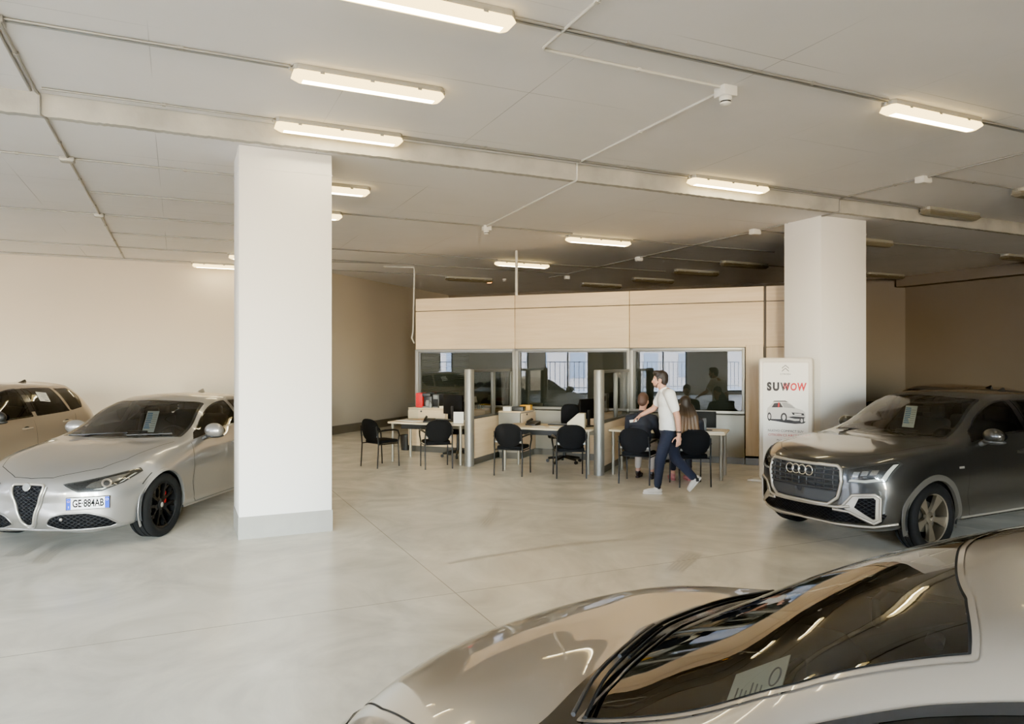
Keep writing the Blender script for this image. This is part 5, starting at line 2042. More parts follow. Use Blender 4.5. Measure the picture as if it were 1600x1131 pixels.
def graphite():
    root, cb = crossover(P_GRAPH, 'dark grey crossover with four-ring grille parked before the rear column', 'dark_crossover', 'dark', M_CGLASS, M_CLADG)
    # eight-cornered grille
    go = [(-.42, .79), (-.38, .822), (.38, .822), (.42, .79), (.435, .68), (.40, .52), (.31, .445), (-.31, .445), (-.40, .52), (-.435, .68)]
    g = cb.patch('grille', 'front', go, M_GAP, root, .004, None, .03)
    cb.bar('grille_frame', 'front', go, .017, M_SILV, g, .010, closed=True)
    for i in range(9):
        y = -.36 + i * .09
        cb.bar('grille_bar', 'front', [(y, .80), (y, .60)], .008, M_BLACK, g, .010, step=.06)
    for i in range(5):
        z = .60 + i * .045
        cb.bar('grille_bar', 'front', [(-.41, z), (.41, z)], .009, M_BLACK, g, .012, step=.06)
    cb.patch('plate_carrier', 'front', [(-.40, .575), (.40, .575), (.35, .475), (-.35, .475)], M_CLAD, g, .014, None, .04, fr=.02)
    for i in range(4):
        cy = (i - 1.5) * .078
        c = cb.proj('front', 0, .752, .022)
        R = MB().tube([(c.x - abs(cy) * .06, cy + .046 * math.cos(2 * PI * k / 28), .752 + .046 * math.sin(2 * PI * k / 28)) for k in range(28)], .0075, 8, True)
        R.build('ring_badge', M_CHROME, root, 60)
    for s in (1, -1):
        hp = [(s * .48, .68), (s * .465, .80), (s * .62, .845), (s * .765, .885), (s * .79, .865), (s * .755, .71), (s * .62, .68)]
        if s < 0:
            hp = list(reversed(hp))
        h = cb.patch('headlight', 'front', hp, M_LAMPD, root, .003, None, .02, fr=.01)
        cb.patch('light_guide', 'front', [(s * a, b) for a, b in ((.49, .686), (.62, .686), (.745, .715), (.778, .865), (.755, .86), (.72, .735), (.61, .71), (.50, .707))], M_DRL, h, .005, None, .015)
        for k in range(3):
            cb.patch('lamp_block', 'front', [(s * (.515 + k * .062 + a), .735 + b + k * .012) for a, b in ((0, 0), (.045, .004), (.055, .05), (.01, .045))], M_LAMPC, h, .005, None, .02)
        cb.line('lamp_edge', 'front', hp, .012, M_BLACK, h, .006, closed=True)
        cb.patch('lamp_lens', 'front', hp, M_LENS, h, .011, None, .02, fr=.01)
        # side intake with silver frame
        ip = [(s * .44, .435), (s * .52, .555), (s * .685, .575), (s * .715, .545), (s * .71, .34), (s * .67, .31)]
        if s < 0:
            ip = list(reversed(ip))
        a = cb.patch('air_intake', 'front', ip, M_SILV, root, .004, None, .02, fr=.015)
        cb.patch('intake_mesh', 'front', [(s * x, z) for x, z in ((.535, .445), (.57, .535), (.675, .55), (.69, .53), (.685, .35), (.67, .345))], M_HONEY, a, .007, None, .02)
        cb.bar('intake_frame', 'front', [(s * x, z) for x, z in ((.36, .425), (.44, .445), (.52, .56), (.685, .58), (.72, .55), (.715, .34), (.67, .307), (.49, .40), (.36, .405))], .013, M_SILV, a, .008, closed=True)
        cb.line('fender_badge', 'side', [(-.36, .80), (-.44, .80)], .02, M_SILV, root, .004, s)
    lo = [(-.76, .40), (-.42, .43), (.42, .43), (.76, .40), (.72, .31), (.4, .285), (-.4, .285), (-.72, .31)]
    b = cb.patch('lower_intake', 'front', lo, M_HONEY, root, .003, None, .03, fr=.02)
    cb.bar('lower_strip', 'front', [(-.5, .45), (-.40, .43), (.40, .43), (.5, .45)], .013, M_SILV, b, .008)
    cb.bar('front_lip', 'front', [(-.80, .31), (-.66, .27), (-.3, .258), (.3, .258), (.66, .27), (.80, .31)], .012, M_SILV, b, .002)
    return root, cb


car2, cb2 = graphite()
A2 = math.radians(207)
place(car2, 3.645, 7.70, A2)

car3, cb3 = crossover(P_TAUPE, 'beige crossover with white sheet in its rear side window, behind the silver saloon', 'beige_crossover', 'taupe', M_DGLASS, M_CLAD, M_RIMB)
place(car3, -7.55, 8.35, -PI / 2)
car3.scale = (1.05, 1.05, 1.03)

car4, cb4 = crossover(P_DARK, 'dark car whose roof shows over the dark grey crossover', 'dark_car', 'plain', M_CGLASS, M_CLAD)
place(car4, 7.5, 13.75, math.radians(86))
car4.scale = (1, 1, .975)

price = price_sheet((0, 0, 0), -.45, 0, .15, .27, 'pale blue price sheet behind the windscreen of the silver saloon')
_p = Matrix.Translation(car1.location) @ Matrix.Rotation(A1, 4, 'Z') @ Vector((-.97, .12, 1.12))
price.location = _p
price.rotation_euler = (0, 0, A1 + PI / 2)
price2 = price_sheet((0, 0, 0), -.3, 0, .14, .25, 'pale price sheet hanging behind the windscreen of the dark grey crossover')
_p = Matrix.Translation(car2.location) @ Matrix.Rotation(A2, 4, 'Z') @ Vector((-.95, -.02, 1.22))
price2.location = _p
price2.rotation_euler = (0, 0, A2 + PI / 2)
# ------------------------------------------------------------------ greige hatchback close to the camera
def hatch():
    st = [(.62, .78, .22, .55, .66, .70, .64, .50, .74, .70, .765),
          (.46, .86, .20, .62, .745, .80, .46, .57, .85, .52, .865),
          (.20, .905, .20, .67, .80, .87, .20, .63, .915, .25, .93),
          (-.12, .91, .20, .70, .825, .915, -.12, .67, .955, -.06, .97),
          (-.46, .91, .20, .73, .84, .955, -.52, .70, .985, -.28, 1.01),
          (-.76, .91, .20, .745, .845, .98, -.82, .68, 1.09, -.56, 1.14),
          (-1.06, .91, .20, .755, .845, .99, -1.12, .625, 1.265, -.86, 1.285),
          (-1.38, .91, .20, .76, .845, .995, -1.40, .59, 1.365, -1.18, 1.395),
          (-1.9, .91, .20, .77, .84, 1.01, -1.9, .575, 1.395, -1.9, 1.445),
          (-2.4, .91, .20, .78, .835, 1.03, -2.4, .56, 1.375, -2.4, 1.43),
          (-2.85, .90, .22, .79, .81, 1.05, -2.85, .54, 1.30, -2.95, 1.36),
          (-3.1, .88, .24, .80, .78, 1.04, -3.12, .56, 1.15, -3.2, 1.16),
          (-3.3, .84, .3, .78, .72, .95, -3.33, .52, 1.0, -3.36, 1.0)]
    S = []
    for k, r in enumerate(st):
        r = list(r)
        r[9] += -.088 * [0, 0, .2, .6, 1, .9, .6, .35, 0, 0, 0, 0, 0][k]
        for iz in (5, 8, 10):
            z = r[iz]
            r[iz] = z + (.007 if z < 1.02 else .007 + .024 * min(1, (z - 1.02) / .4)) * min(1, max(0, (z - .55) / .4))
        for ix in (0, 6, 9):
            if r[ix] > -.4:
                r[ix] = -.4 + (r[ix] + .4) * .739
        for ix in (6, 9):
            if r[ix] < -.3:
                r[ix] = -.3 + (r[ix] + .3) * .99
        S.append(tuple(r))
    cb = CarBody(S, .457, -3.39, -.14, -2.60, .251, .2, .325, .355, fine=.016, smooth=42)
    root = thing('greige_hatchback', 'greige hatchback close to the camera, bonnet and windscreen cut by the lower edge', 'car')
    # black cowl between bonnet and glass
    cb.st_patch('cowl', [(3.744 + .227 * math.sin(PI * k / 16), 6.95 + 4.1 * k / 16) for k in range(17)] + [(4.16, 10.9), (4.42, 9), (4.16, 7.1)], M_FRIT, root, .0015)
    wp_ = [(4.12, 7.42), (4.30, 8.0), (4.38, 9), (4.30, 10.0), (4.12, 10.58), (4.5, 10.64), (5.3, 10.80), (5.8, 10.90), (6.75, 10.91), (6.92, 10.2), (6.98, 9), (6.92, 7.8), (6.75, 7.09), (5.8, 7.10), (5.3, 7.20), (4.5, 7.36)]
    ws = cb.window('windshield', wp_, M_WGLASS, root, .016, .012, off=.003, cutin=.009, sm=P_GREIGE, seal='glass_surround')
    pm = fillet([(p[0] * .32, p[1] * .30) for p in wp_], .012)
    un = lambda P: [(x / .32, y / .30) for x, y in P]
    cb.st_patch('window_seal', un(inset(pm, .0115)), M_RUBBER, ws, .0038, un(inset(pm, .0165)))
    for s in (1, -1):
        def T(p):
            return [(a, b if s > 0 else 18 - b) for a, b in p]
        cb.window('side_window', T([(4.9, 6.10), (5.2, 6.60), (5.7, 6.80), (6.5, 6.87), (7.50, 6.90), (7.58, 6.10)]), M_CGLASS, root, .016, .02)
        cb.window('side_window', T([(7.70, 6.08), (7.66, 6.90), (8.75, 6.88), (9.5, 6.75), (9.2, 6.10)]), M_CGLASS, root, .016, .02)
    for s in (1, -1):
        cb.st_patch('pillar_trim', [(7.30, 6.12 if s > 0 else 11.88), (7.95, 6.12 if s > 0 else 11.88), (7.93, 6.90 if s > 0 else 11.10), (7.28, 6.90 if s > 0 else 11.10)], M_FRIT, root, .0045)
    cb.window('rear_window', [(9.3, 7.2), (9.2, 9), (9.3, 10.8), (10.8, 10.7), (10.9, 9), (10.8, 7.3)], M_CGLASS, root, .03, .03)
    cb.body(P_GREIGE, root)
    for s in (1, -1):
        seams(cb, root, [('top', [(.40, 0), (.375, s * .25), (.30, s * .46), (.2, s * .60), (.02, s * .68), (-.2, s * .735), (-.46, s * .775)], 1)])
        d = cb.patch('door', 'side', [(-.59, .94), (-.56, .75), (-.54, .5), (-.58, .32), (-.63, .286), (-1.66, .286), (-1.68, .33), (-1.67, .6), (-1.66, .955)], P_GREIGE, root, .0022, None, .04, s)
        handle(cb, root, -1.48, .87, s, P_GREIGE, d)
        hp = [(s * .42, .70), (s * .46, .74), (s * .62, .80), (s * .78, .845), (s * .82, .80), (s * .76, .70), (s * .6, .665)]
        if s < 0:
            hp = list(reversed(hp))
        h = cb.patch('headlight', 'front', hp, M_LAMPD, root, .003, None, .02, fr=.02)
        cb.patch('headlight_reflector', 'front', [(s * a, b) for a, b in ((.56, .69), (.72, .70), (.76, .79), (.6, .76))], M_LAMPC, h, .005, None, .02)
        cb.patch('lamp_lens', 'front', hp, M_LENS, h, .011, None, .02, fr=.02)
        mirror(cb, root, -1.0, .96, s, P_GREIGE, .1)
        # fin between door glass and bonnet, roof strip
        cb.patch('tail_light', 'back', [(s * .45, .90), (s * .78, .93), (s * .78, .80), (s * .5, .82)], M_TAILR, root, .004, None, .03, fr=.02)
    cb.patch('grille', 'front', [(-.36, .62), (.36, .62), (.30, .40), (-.30, .40)], M_HONEY, root, .004, None, .03, fr=.04)
    cb.patch('lower_intake', 'front', [(-.6, .36), (.6, .36), (.5, .27), (-.5, .27)], M_HONEY, root, .004, None, .03, fr=.03)
    wheels(cb, root, 'w', M_RIMS, None, P_GREIGE, .022)
    interior(root, -.62, .93, 1.36, .78)
    # wipers lying along the cowl
    for pts in ([(4.08, 10.7), (4.12, 9.8), (4.18, 8.9), (4.2, 8.3)], [(4.1, 9.0), (4.12, 8.2), (4.14, 7.4)]):
        P = [cb.ev(a, b, .022) for a, b in densify(pts, .15, False)]
        w = MB().tube(P, .006, 6).build('wiper', M_BLACK, root, 60)
        P2 = [cb.ev(a + .10, b, .014) for a, b in densify(pts, .15, False)]
        MB().tube(P2, .0045, 6).build('wiper_blade', M_RUBBER, w, 60)
    return root, cb


car5, cb5 = hatch()
NEAR_A = 2.423
place(car5, .1182, 2.4126, NEAR_A)
# sheet of paper lying on the dashboard under the windscreen
T5 = Matrix.Translation(car5.location) @ Matrix.Rotation(NEAR_A, 4, 'Z')
a = [cb5.ev(s_, t_, -.03) for s_, t_ in ((5.2, 7.30), (5.75, 7.25), (5.75, 7.62), (5.25, 7.66))]
c = sum(a, Vector()) / 4
ex = (a[1] - a[0]).normalized()
ey = (a[3] - a[0])
ey = (ey - ex * ey.dot(ex)).normalized()
ez = ex.cross(ey)
sh = thing('price_sheet', 'pale sheet tucked under the windscreen of the greige hatchback', 'price sheet', group='price sheets in the car windows')
sh.matrix_world = T5 @ Matrix.Translation(c) @ Matrix(((ex.x, ey.x, ez.x, 0), (ex.y, ey.y, ez.y, 0), (ex.z, ey.z, ez.z, 0), (0, 0, 0, 1)))
sh['kind'] = 'thing'
M_SHEETP = mat('pale_green_sheet', srgb(206, 210, 198), rough=.7)
MB().box((0, 0, 0), (.13, .17, .002)).build('sheet', M_SHEETP, sh, 0)
mb = MB()
for k in range(6):
    mb.box((-.045 + k * .012, -.02, .0015), (.003, .09 - .02 * (k % 3), .001))
mb.build('text_lines', M_GREYP, sh, 0)
MB().tube([(.042 + .012 * math.cos(2 * PI * k / 20), .02 + .03 * math.sin(2 * PI * k / 20), 0.0012) for k in range(20)], .002, 5, True).build('round_mark', M_GREYP, sh, 0)

# white sheet in the rear side window of the beige crossover
wp = cb3.ev(8.22, 6.52, .006)
sh2 = thing('window_notice', 'white printed notice in the rear side window of the beige crossover', 'notice')
n = (cb3.ev(8.22, 6.52, .1) - cb3.ev(8.22, 6.52, 0)).normalized()
ex = Vector((1, 0, 0))
ey = n.cross(ex).normalized()
ex = ey.cross(n).normalized()
sh2.matrix_world = (Matrix.Translation(car3.location) @ Matrix.Rotation(-PI / 2, 4, 'Z') @ Matrix.Diagonal((1.05, 1.05, 1.03, 1)) @ Matrix.Translation(wp) @
                    Matrix(((-ex.x, -ey.x, n.x, 0), (-ex.y, -ey.y, n.y, 0), (-ex.z, -ey.z, n.z, 0), (0, 0, 0, 1))) @ Matrix.Rotation(PI, 4, 'Z') @ Matrix.Rotation(-.12, 4, 'Z'))
MB().box((0, 0, 0), (.21, .15, .002)).build('sheet', M_PAPER, sh2, 0)
mb = MB()
mb.box((-.04, .055, .0014), (.08, .014, .001))
for k in range(4):
    mb.box((-.03 + .02 * (k % 2), .02 - k * .024, .0014), (.11, .005, .001))
mb.build('text_lines', M_GREYP, sh2, 0)
# ================================================================== people
M_SKIN = mat('skin', srgb(196, 146, 122), rough=.55, noise=.05, nscale=12)
M_HAIRD = mat('dark_brown_hair', srgb(34, 26, 22), rough=.6, noise=.3, nscale=60, bump=.4, bscale=120)
M_HAIRB = mat('brown_hair', srgb(78, 52, 38), rough=.6, noise=.3, nscale=60, bump=.4, bscale=120)
M_BEARD = mat('short_beard', srgb(96, 70, 58), rough=.8, noise=.3, nscale=80)
M_TEE = mat('white_cotton', srgb(246, 245, 243), rough=.85, noise=.03, nscale=12, bump=.5, bscale=16)
M_NAVY = mat('navy_cotton', srgb(22, 26, 42), rough=.9, noise=.1, nscale=14, bump=.3, bscale=18)
M_JACK = mat('dark_navy_jacket', srgb(22, 24, 34), rough=.8, noise=.1, nscale=14, bump=.3, bscale=18)
M_PALEP = mat('pale_trousers', srgb(190, 180, 172), rough=.85)
M_SHOEW = mat('white_leather', srgb(228, 226, 222), rough=.45)
M_SHOED = mat('dark_shoe', srgb(34, 24, 24), rough=.4)
M_SOCK = mat('black_sock', srgb(24, 24, 26), rough=.9)
M_PINK = mat('pink_shoe', srgb(176, 110, 112), rough=.5)
M_EYEW = mat('eye_white', srgb(230, 228, 224), rough=.2)
M_WATCH = mat('watch_strap', srgb(60, 48, 42), rough=.4)


def ombre_hair():
    m, nt, out = new_mat('long_ombre_hair')
    b = nt.nodes.new('ShaderNodeBsdfPrincipled')
    sset(b, 'Roughness', .5)
    tc = nt.nodes.new('ShaderNodeTexCoord')
    sp = nt.nodes.new('ShaderNodeSeparateXYZ')
    nt.links.new(tc.outputs['Object'], sp.inputs[0])
    rp = nt.nodes.new('ShaderNodeValToRGB')
    rp.color_ramp.elements[0].position = 0
    rp.color_ramp.elements[1].position = 1
    rp.color_ramp.elements[0].color = srgb(150, 110, 70)
    rp.color_ramp.elements[1].color = srgb(40, 29, 24)
    mr = nt.nodes.new('ShaderNodeMapRange')
    mr.inputs[1].default_value = .72
    mr.inputs[2].default_value = 1.1
    nt.links.new(sp.outputs[2], mr.inputs[0])
    nt.links.new(mr.outputs[0], rp.inputs[0])
    mp = nt.nodes.new('ShaderNodeMapping')
    mp.inputs['Scale'].default_value = (60, 60, 3)
    nt.links.new(tc.outputs['Object'], mp.inputs[0])
    nz = nt.nodes.new('ShaderNodeTexNoise')
    nz.inputs['Scale'].default_value = 1.5
    nt.links.new(mp.outputs[0], nz.inputs[0])
    mx = nt.nodes.new('ShaderNodeMixRGB')
    mx.blend_type = 'MULTIPLY'
    mx.inputs[0].default_value = .7
    nt.links.new(rp.outputs[0], mx.inputs[1])
    nt.links.new(nz.outputs['Fac'], mx.inputs[2])
    nt.links.new(mx.outputs[0], b.inputs['Base Color'])
    bp = nt.nodes.new('ShaderNodeBump')
    bp.inputs['Strength'].default_value = .6
    nt.links.new(nz.outputs['Fac'], bp.inputs['Height'])
    nt.links.new(bp.outputs[0], b.inputs['Normal'])
    nt.links.new(b.outputs[0], out.inputs[0])
    return m


M_OMBRE = ombre_hair()


def head_prims(mb, H, sc=1.0):
    """face toward +x of H"""
    S = H @ Matrix.Scale(sc, 4)
    E = lambda c, r: mb.ell(c, r, None, 18, 14, S)
    E((-.012, 0, .022), (.098, .076, .092))
    E((.022, 0, -.03), (.074, .064, .088))
    E((.040, 0, -.082), (.046, .046, .034))
    E((.02, 0, -.07), (.05, .055, .04))
    mb.cap((.082, 0, .012), .010, (.106, 0, -.030), .014, 10, S)
    E((.098, 0, -.036), (.014, .018, .010))
    E((.086, 0, -.062), (.012, .024, .007))
    E((.083, 0, -.073), (.012, .021, .007))
    E((.078, .03, .022), (.018, .026, .008))
    E((.078, -.03, .022), (.018, .026, .008))
    for s in (1, -1):
        mb.ell((-.002, s * .077, -.018), (.021, .010, .033), Matrix.Rotation(s * .25, 4, 'Z'), 12, 10, S)
        E((.055, s * .042, -.03), (.026, .018, .022))


def eyes(o, H):
    for s in (1, -1):
        e = MB().ell((.079, s * .031, .002), (.011, .014, .010), M=H).build('eye', M_EYEW, o, 60)
        MB().ell((.088, s * .031, .002), (.004, .006, .006), M=H).build('iris', M_HAIRD, e, 60)


def hand_prims(mb, W, d, n, thumb, curl=.5, k=1.0):
    """wrist point W, direction d of the hand, n = palm normal (palm side), thumb = side of the thumb"""
    d, n, th = Vector(d).normalized(), Vector(n), Vector(thumb)
    n = (n - d * n.dot(d)).normalized()
    th = (th - d * th.dot(d) - n * th.dot(n)).normalized()
    R = Matrix((d, th, n)).transposed().to_4x4()
    T = Matrix.Translation(W) @ R @ Matrix.Scale(k, 4)
    mb.ell((.045, .0, 0), (.05, .040, .017), None, 14, 10, T)
    mb.cap((-.01, 0, 0), .024, (.03, 0, 0), .022, 10, T)
    for i, (y, L) in enumerate(((.030, .072), (.010, .082), (-.010, .076), (-.029, .058))):
        p = Vector((.082, y, 0))
        a = curl * (.35 + .12 * i)
        r = .0088 - .0004 * i
        seg = (L * .45, L * .32, L * .23)
        ang = a * .5
        for s_ in seg:
            q = p + Vector((math.cos(ang), (y * .25), math.sin(ang))).normalized() * s_
            mb.cap(p, r, q, r * .92, 8, T)
            p = q
            r *= .92
            ang += a
    p = Vector((.018, .030, .006))
    for (dx, dy, dz, L, r) in ((.55, .75, .35, .042, .011), (.85, .35, .35, .032, .0095), (.95, .1, .4, .026, .0085)):
        q = p + Vector((dx, dy, dz)).normalized() * L
        mb.cap(p, r, q, r * .9, 8, T)
        p = q


def shoe(parent, heel, toe, up, m, name='shoe', w=.048, sole=None):
    """heel and toe: points on the sole"""
    heel, toe, up = Vector(heel), Vector(toe), Vector(up).normalized()
    d = (toe - heel)
    L = d.length
    d.normalize()
    up = (up - d * up.dot(d)).normalized()
    y = up.cross(d)
    M = Matrix.Translation(heel) @ Matrix((d, y, up)).transposed().to_4x4()
    mb = MB()
    mb.ell((.075, 0, .052), (.075, w * .78, .045), None, 16, 12, M)
    mb.ell((L * .52, 0, .045), (L * .36, w * .88, .036), None, 16, 12, M)
    mb.ell((L * .78, 0, .036), (L * .215, w, .030), None, 16, 12, M)
    mb.cap((.07, 0, .06), .044, (.065, 0, .095), .042, 12, M)
    o = blob(name, mb, m, parent, .008, 4)
    out = fillet([(.0, -w * .7), (L * .4, -w * .78), (L * .75, -w), (L, -w * .45), (L, w * .45), (L * .75, w), (L * .4, w * .78), (.0, w * .7)], .03)
    MB().prism(out, 0, .024, M).build('shoe_sole', sole or m, o, 40, .004)
    mb = MB()
    for i in range(4):
        x = L * (.46 + i * .075)
        mb.tube([(x, -.022, .079 - i * .006), (x, 0, .086 - i * .006), (x, .022, .079 - i * .006)], .003, 6, M=M)
    mb.build('laces', sole or m, o, 60)
    return o


# ---- the walking man: local frame faces +x, his left is +y
def walker():
    t = thing('person', 'man in white t-shirt and navy trousers walking past the second desk divider', 'person', (2.19, 10.14, 0), PI - .10)
    HD = Matrix.Translation((.115, .0, 1.588)) @ Matrix.Rotation(-.18, 4, 'Z') @ Matrix.Rotation(.05, 4, 'Y')
    sl, sr = Vector((.0, .20, 1.385)), Vector((.045, -.19, 1.39))
    el, wl = Vector((-.095, .265, 1.085)), Vector((-.115, .27, .835))
    er, wr_ = Vector((.175, -.26, 1.165)), Vector((.355, -.215, 1.075))
    pel = Vector((-.0, 0, .90))
    hl_, hr_ = Vector((.01, .095, .88)), Vector((-.01, -.095, .88))
    kl, al = Vector((.125, .10, .475)), Vector((.155, .10, .09))
    kr, ar = Vector((-.12, -.10, .465)), Vector((-.40, -.10, .185))
    b = MB()
    head_prims(b, HD, 1.0)
    b.cap((.07, 0, 1.43), .060, (.09, 0, 1.53), .055)
    b.ell((.02, 0, 1.28), (.11, .165, .20))
    b.ell((.0, 0, 1.05), (.09, .13, .18))
    b.ell((0, 0, .88), (.09, .125, .11))
    b.cap(sl, .055, el, .042).cap(el, .043, wl, .029)
    b.cap(sr, .055, er, .042).cap(er, .043, wr_, .029)
    b.cap(hl_, .065, kl, .052).cap(kl, .052, al, .036)
    b.cap(hr_, .065, kr, .052).cap(kr, .052, ar, .036)
    hand_prims(b, wl + Vector((0, 0, -.01)), (.05, .02, -1), (.25, -1, 0), (1, .1, 0), .7)
    hand_prims(b, wr_, (.85, .05, -.55), (-.3, .2, -1), (.3, 1, .2), .6)
    body = blob('body', b, M_SKIN, t, .0075, 3)
    eyes(body, HD)
    # hair and beard
    h = MB()
    h.ell((-.022, 0, .040), (.100, .082, .092), None, 18, 14, HD)
    h.ell((-.055, 0, -.005), (.062, .076, .085), None, 18, 14, HD)
    h.ell((.035, 0, .095), (.062, .066, .040), None, 18, 14, HD)
    h.cap((.02, .072, .03), .016, (.022, .073, -.02), .010, 8, HD).cap((.02, -.072, .03), .016, (.022, -.073, -.02), .010, 8, HD)
    hair = blob('hair', h, M_HAIRD, t, .009, 3)
    d = MB()
    d.ell((.047, 0, -.088), (.042, .046, .027), None, 16, 12, HD)
    d.cap((.02, .058, -.045), .010, (.046, .042, -.082), .013, 8, HD).cap((.02, -.058, -.045), .010, (.046, -.042, -.082), .013, 8, HD)
    d.cap((.094, .018, -.053), .005, (.094, -.018, -.053), .005, 8, HD)
    blob('beard', d, M_BEARD, t, .007, 2)
    # t-shirt
    s = MB()
    s.ell((.022, 0, 1.30), (.130, .188, .150), None, 20, 16)
    s.ell((.012, 0, 1.15), (.126, .165, .20), None, 20, 16)
    s.ell((.002, 0, 1.00), (.128, .168, .15), None, 20, 16)
    s.lathe([(.9, .0), (1.0, .02), (1.0, .16), (.95, .2)], 28, Matrix.Translation((0, 0, .865)) @ Matrix.Diagonal((.126, .166, 1, 1)))
    s.cap((.03, .10, 1.405), .065, sl, .078).cap(sl, .080, sl.lerp(el, .62), .068)
    s.cap((.04, -.10, 1.41), .065, sr, .078).cap(sr, .080, sr.lerp(er, .60), .068)
    s.cap((.055, 0, 1.41), .075, (.065, 0, 1.44), .068)
    blob('t_shirt', s, M_TEE, t, .010, 5)
    # trousers
    p = MB()
    p.ell((0, 0, .885), (.125, .162, .10), None, 20, 14)
    p.cap((.012, .088, .83), .100, kl, .076).cap(kl, .076, al + Vector((0, 0, .05)), .054)
    p.cap((-.01, -.088, .83), .100, kr, .076).cap(kr, .076, ar + Vector((.05, 0, .035)), .058)
    p.ell((.0, 0, .80), (.11, .14, .09), None, 18, 12)
    blob('trousers', p, M_NAVY, t, .010, 5)
    for a, e in ((al, Vector((0, 0, -.03))), (ar, Vector((-.03, 0, -.03)))):
        MB().cap(a + Vector((.0, 0, .0)) - e * 1.2, .044, a + e * .5, .042).build('sock', M_SOCK, t, 60)
    shoe(t, (.09, .10, 0), (.36, .10, .0), (0, 0, 1), M_SHOEW)
    shoe(t, (-.475, -.10, .205), (-.305, -.10, .0), (.75, 0, .62), M_SHOEW)
    # watch
    MB().lathe([(.033, -.012), (.036, -.010), (.036, .010), (.033, .012)], 20, Matrix.Translation(wl + Vector((.004, 0, .045))), closed=True).build('wristwatch', M_WATCH, t, 60)
    return t


w0 = walker()
_cw = Matrix.Translation(w0.location) @ Matrix.Rotation(PI - .10, 4, 'Z') @ Vector((.47, -.235, .985))
cd = MB().box((0, 0, 0), (.10, .004, .035)).build('white_card', M_PAPER, None, 0)
cd.location = _cw
cd.rotation_euler = (0, .15, PI - .1)
tag(cd, 'small white card held low in the walking man\'s forward hand', 'card')


def seated(name, label, loc, rz, jacket, trouser, shoem, hair_m, long_hair, hs=.62, lean=.12):
    """sits facing +x on a .47 m seat; origin on the floor under the hips"""
    t = thing(name, label, 'person', loc, rz)
    z0 = .50
    sh = Vector((lean, 0, z0 + .50 * (hs / .62)))
    hz = sh.z + .245
    HD = Matrix.Translation((lean + .10, 0, hz)) @ Matrix.Rotation(.25, 4, 'Y')
    sl, sr = sh + Vector((0, .19, -.03)), sh + Vector((0, -.19, -.03))
    el, er = sh + Vector((.10, .25, -.28)), sh + Vector((.10, -.25, -.28))
    wl, wr_ = Vector((lean + .36, .14, .80)), Vector((lean + .36, -.14, .80))
    kl, kr = Vector((.44, .12, .50)), Vector((.44, -.12, .50))
    al, ar = Vector((.40, .13, .09)), Vector((.34, -.10, .09))
    b = MB()
    head_prims(b, HD, 1.0)
    b.cap(sh, .058, (lean + .085, 0, hz - .08), .055)
    b.ell(sh + Vector((-.01, 0, -.12)), (.105, .16, .17)).ell((lean * .4, 0, z0 + .18), (.10, .14, .18)).ell((0, 0, z0 + .06), (.12, .16, .10))
    for s_, e_, w_ in ((sl, el, wl), (sr, er, wr_)):
        b.cap(s_, .052, e_, .040).cap(e_, .041, w_, .028)
    for h_, k_, a_ in ((Vector((.02, .09, z0 + .04)), kl, al), (Vector((.02, -.09, z0 + .04)), kr, ar)):
        b.cap(h_, .078, k_, .055).cap(k_, .052, a_, .036)
    hand_prims(b, wl, (1, -.3, -.25), (0, 0, -1), (.2, -1, 0), .5)
    hand_prims(b, wr_, (1, .3, -.25), (0, 0, -1), (.2, 1, 0), .5)
    body = blob('body', b, M_SKIN, t, .008, 3)
    eyes(body, HD)
    h = MB()
    h.ell((-.022, 0, .036), (.102, .084, .094), None, 18, 14, HD)
    h.ell((-.055, 0, -.012), (.064, .078, .085), None, 18, 14, HD)
    if long_hair:
        Hc = Vector((lean + .10, 0, hz))
        h.ell(Hc + Vector((-.055, 0, -.07)), (.075, .10, .14), None, 16, 12)
        for y, dz, dx in ((.085, -.40, -.07), (.045, -.44, -.10), (0, -.46, -.11), (-.045, -.44, -.10), (-.085, -.39, -.07)):
            h.cap(Hc + Vector((-.07, y * .8, -.04)), .05, Hc + Vector((-.19, y * 1.1, dz * .45)), .050)
            h.cap(Hc + Vector((-.19, y * 1.1, dz * .45)), .050, Hc + Vector((-.25, y * 1.4, dz)), .024)
    blob('hair', h, hair_m, t, .010, 3)
    s = MB()
    s.ell(sh + Vector((-.005, 0, -.11)), (.128, .195, .155), None, 20, 14)
    s.ell((lean * .45, 0, z0 + .20), (.125, .175, .19), None, 20, 14)
    s.ell((.0, 0, z0 + .06), (.135, .18, .085), None, 20, 14)
    for sg, s_, e_, w_ in ((1, sl, el, wl), (-1, sr, er, wr_)):
        s.cap(sh + Vector((0, sg * .09, .0)), .066, s_, .074).cap(s_, .074, e_, .058).cap(e_, .058, e_.lerp(w_, .9), .044)
    s.cap(sh + Vector((0, 0, .0)), .085, sh + Vector((.03, 0, .05)), .07)
    blob('jacket', s, jacket, t, .011, 5)
    p = MB()
    p.ell((.02, 0, z0 + .02), (.14, .17, .075), None, 18, 12)
    for h_, k_, a_ in ((Vector((.03, .09, z0 + .03)), kl, al), (Vector((.03, -.09, z0 + .03)), kr, ar)):
        p.cap(h_, .088, k_, .070).cap(k_, .068, a_ + Vector((0, 0, .10)), .050)
    blob('trousers', p, trouser, t, .011, 4)
    for a_ in (al, ar):
        shoe(t, a_ + Vector((-.06, 0, -.088)), a_ + Vector((.20, 0, -.088)), (0, 0, 1), shoem, 'shoe', .044)
    return t


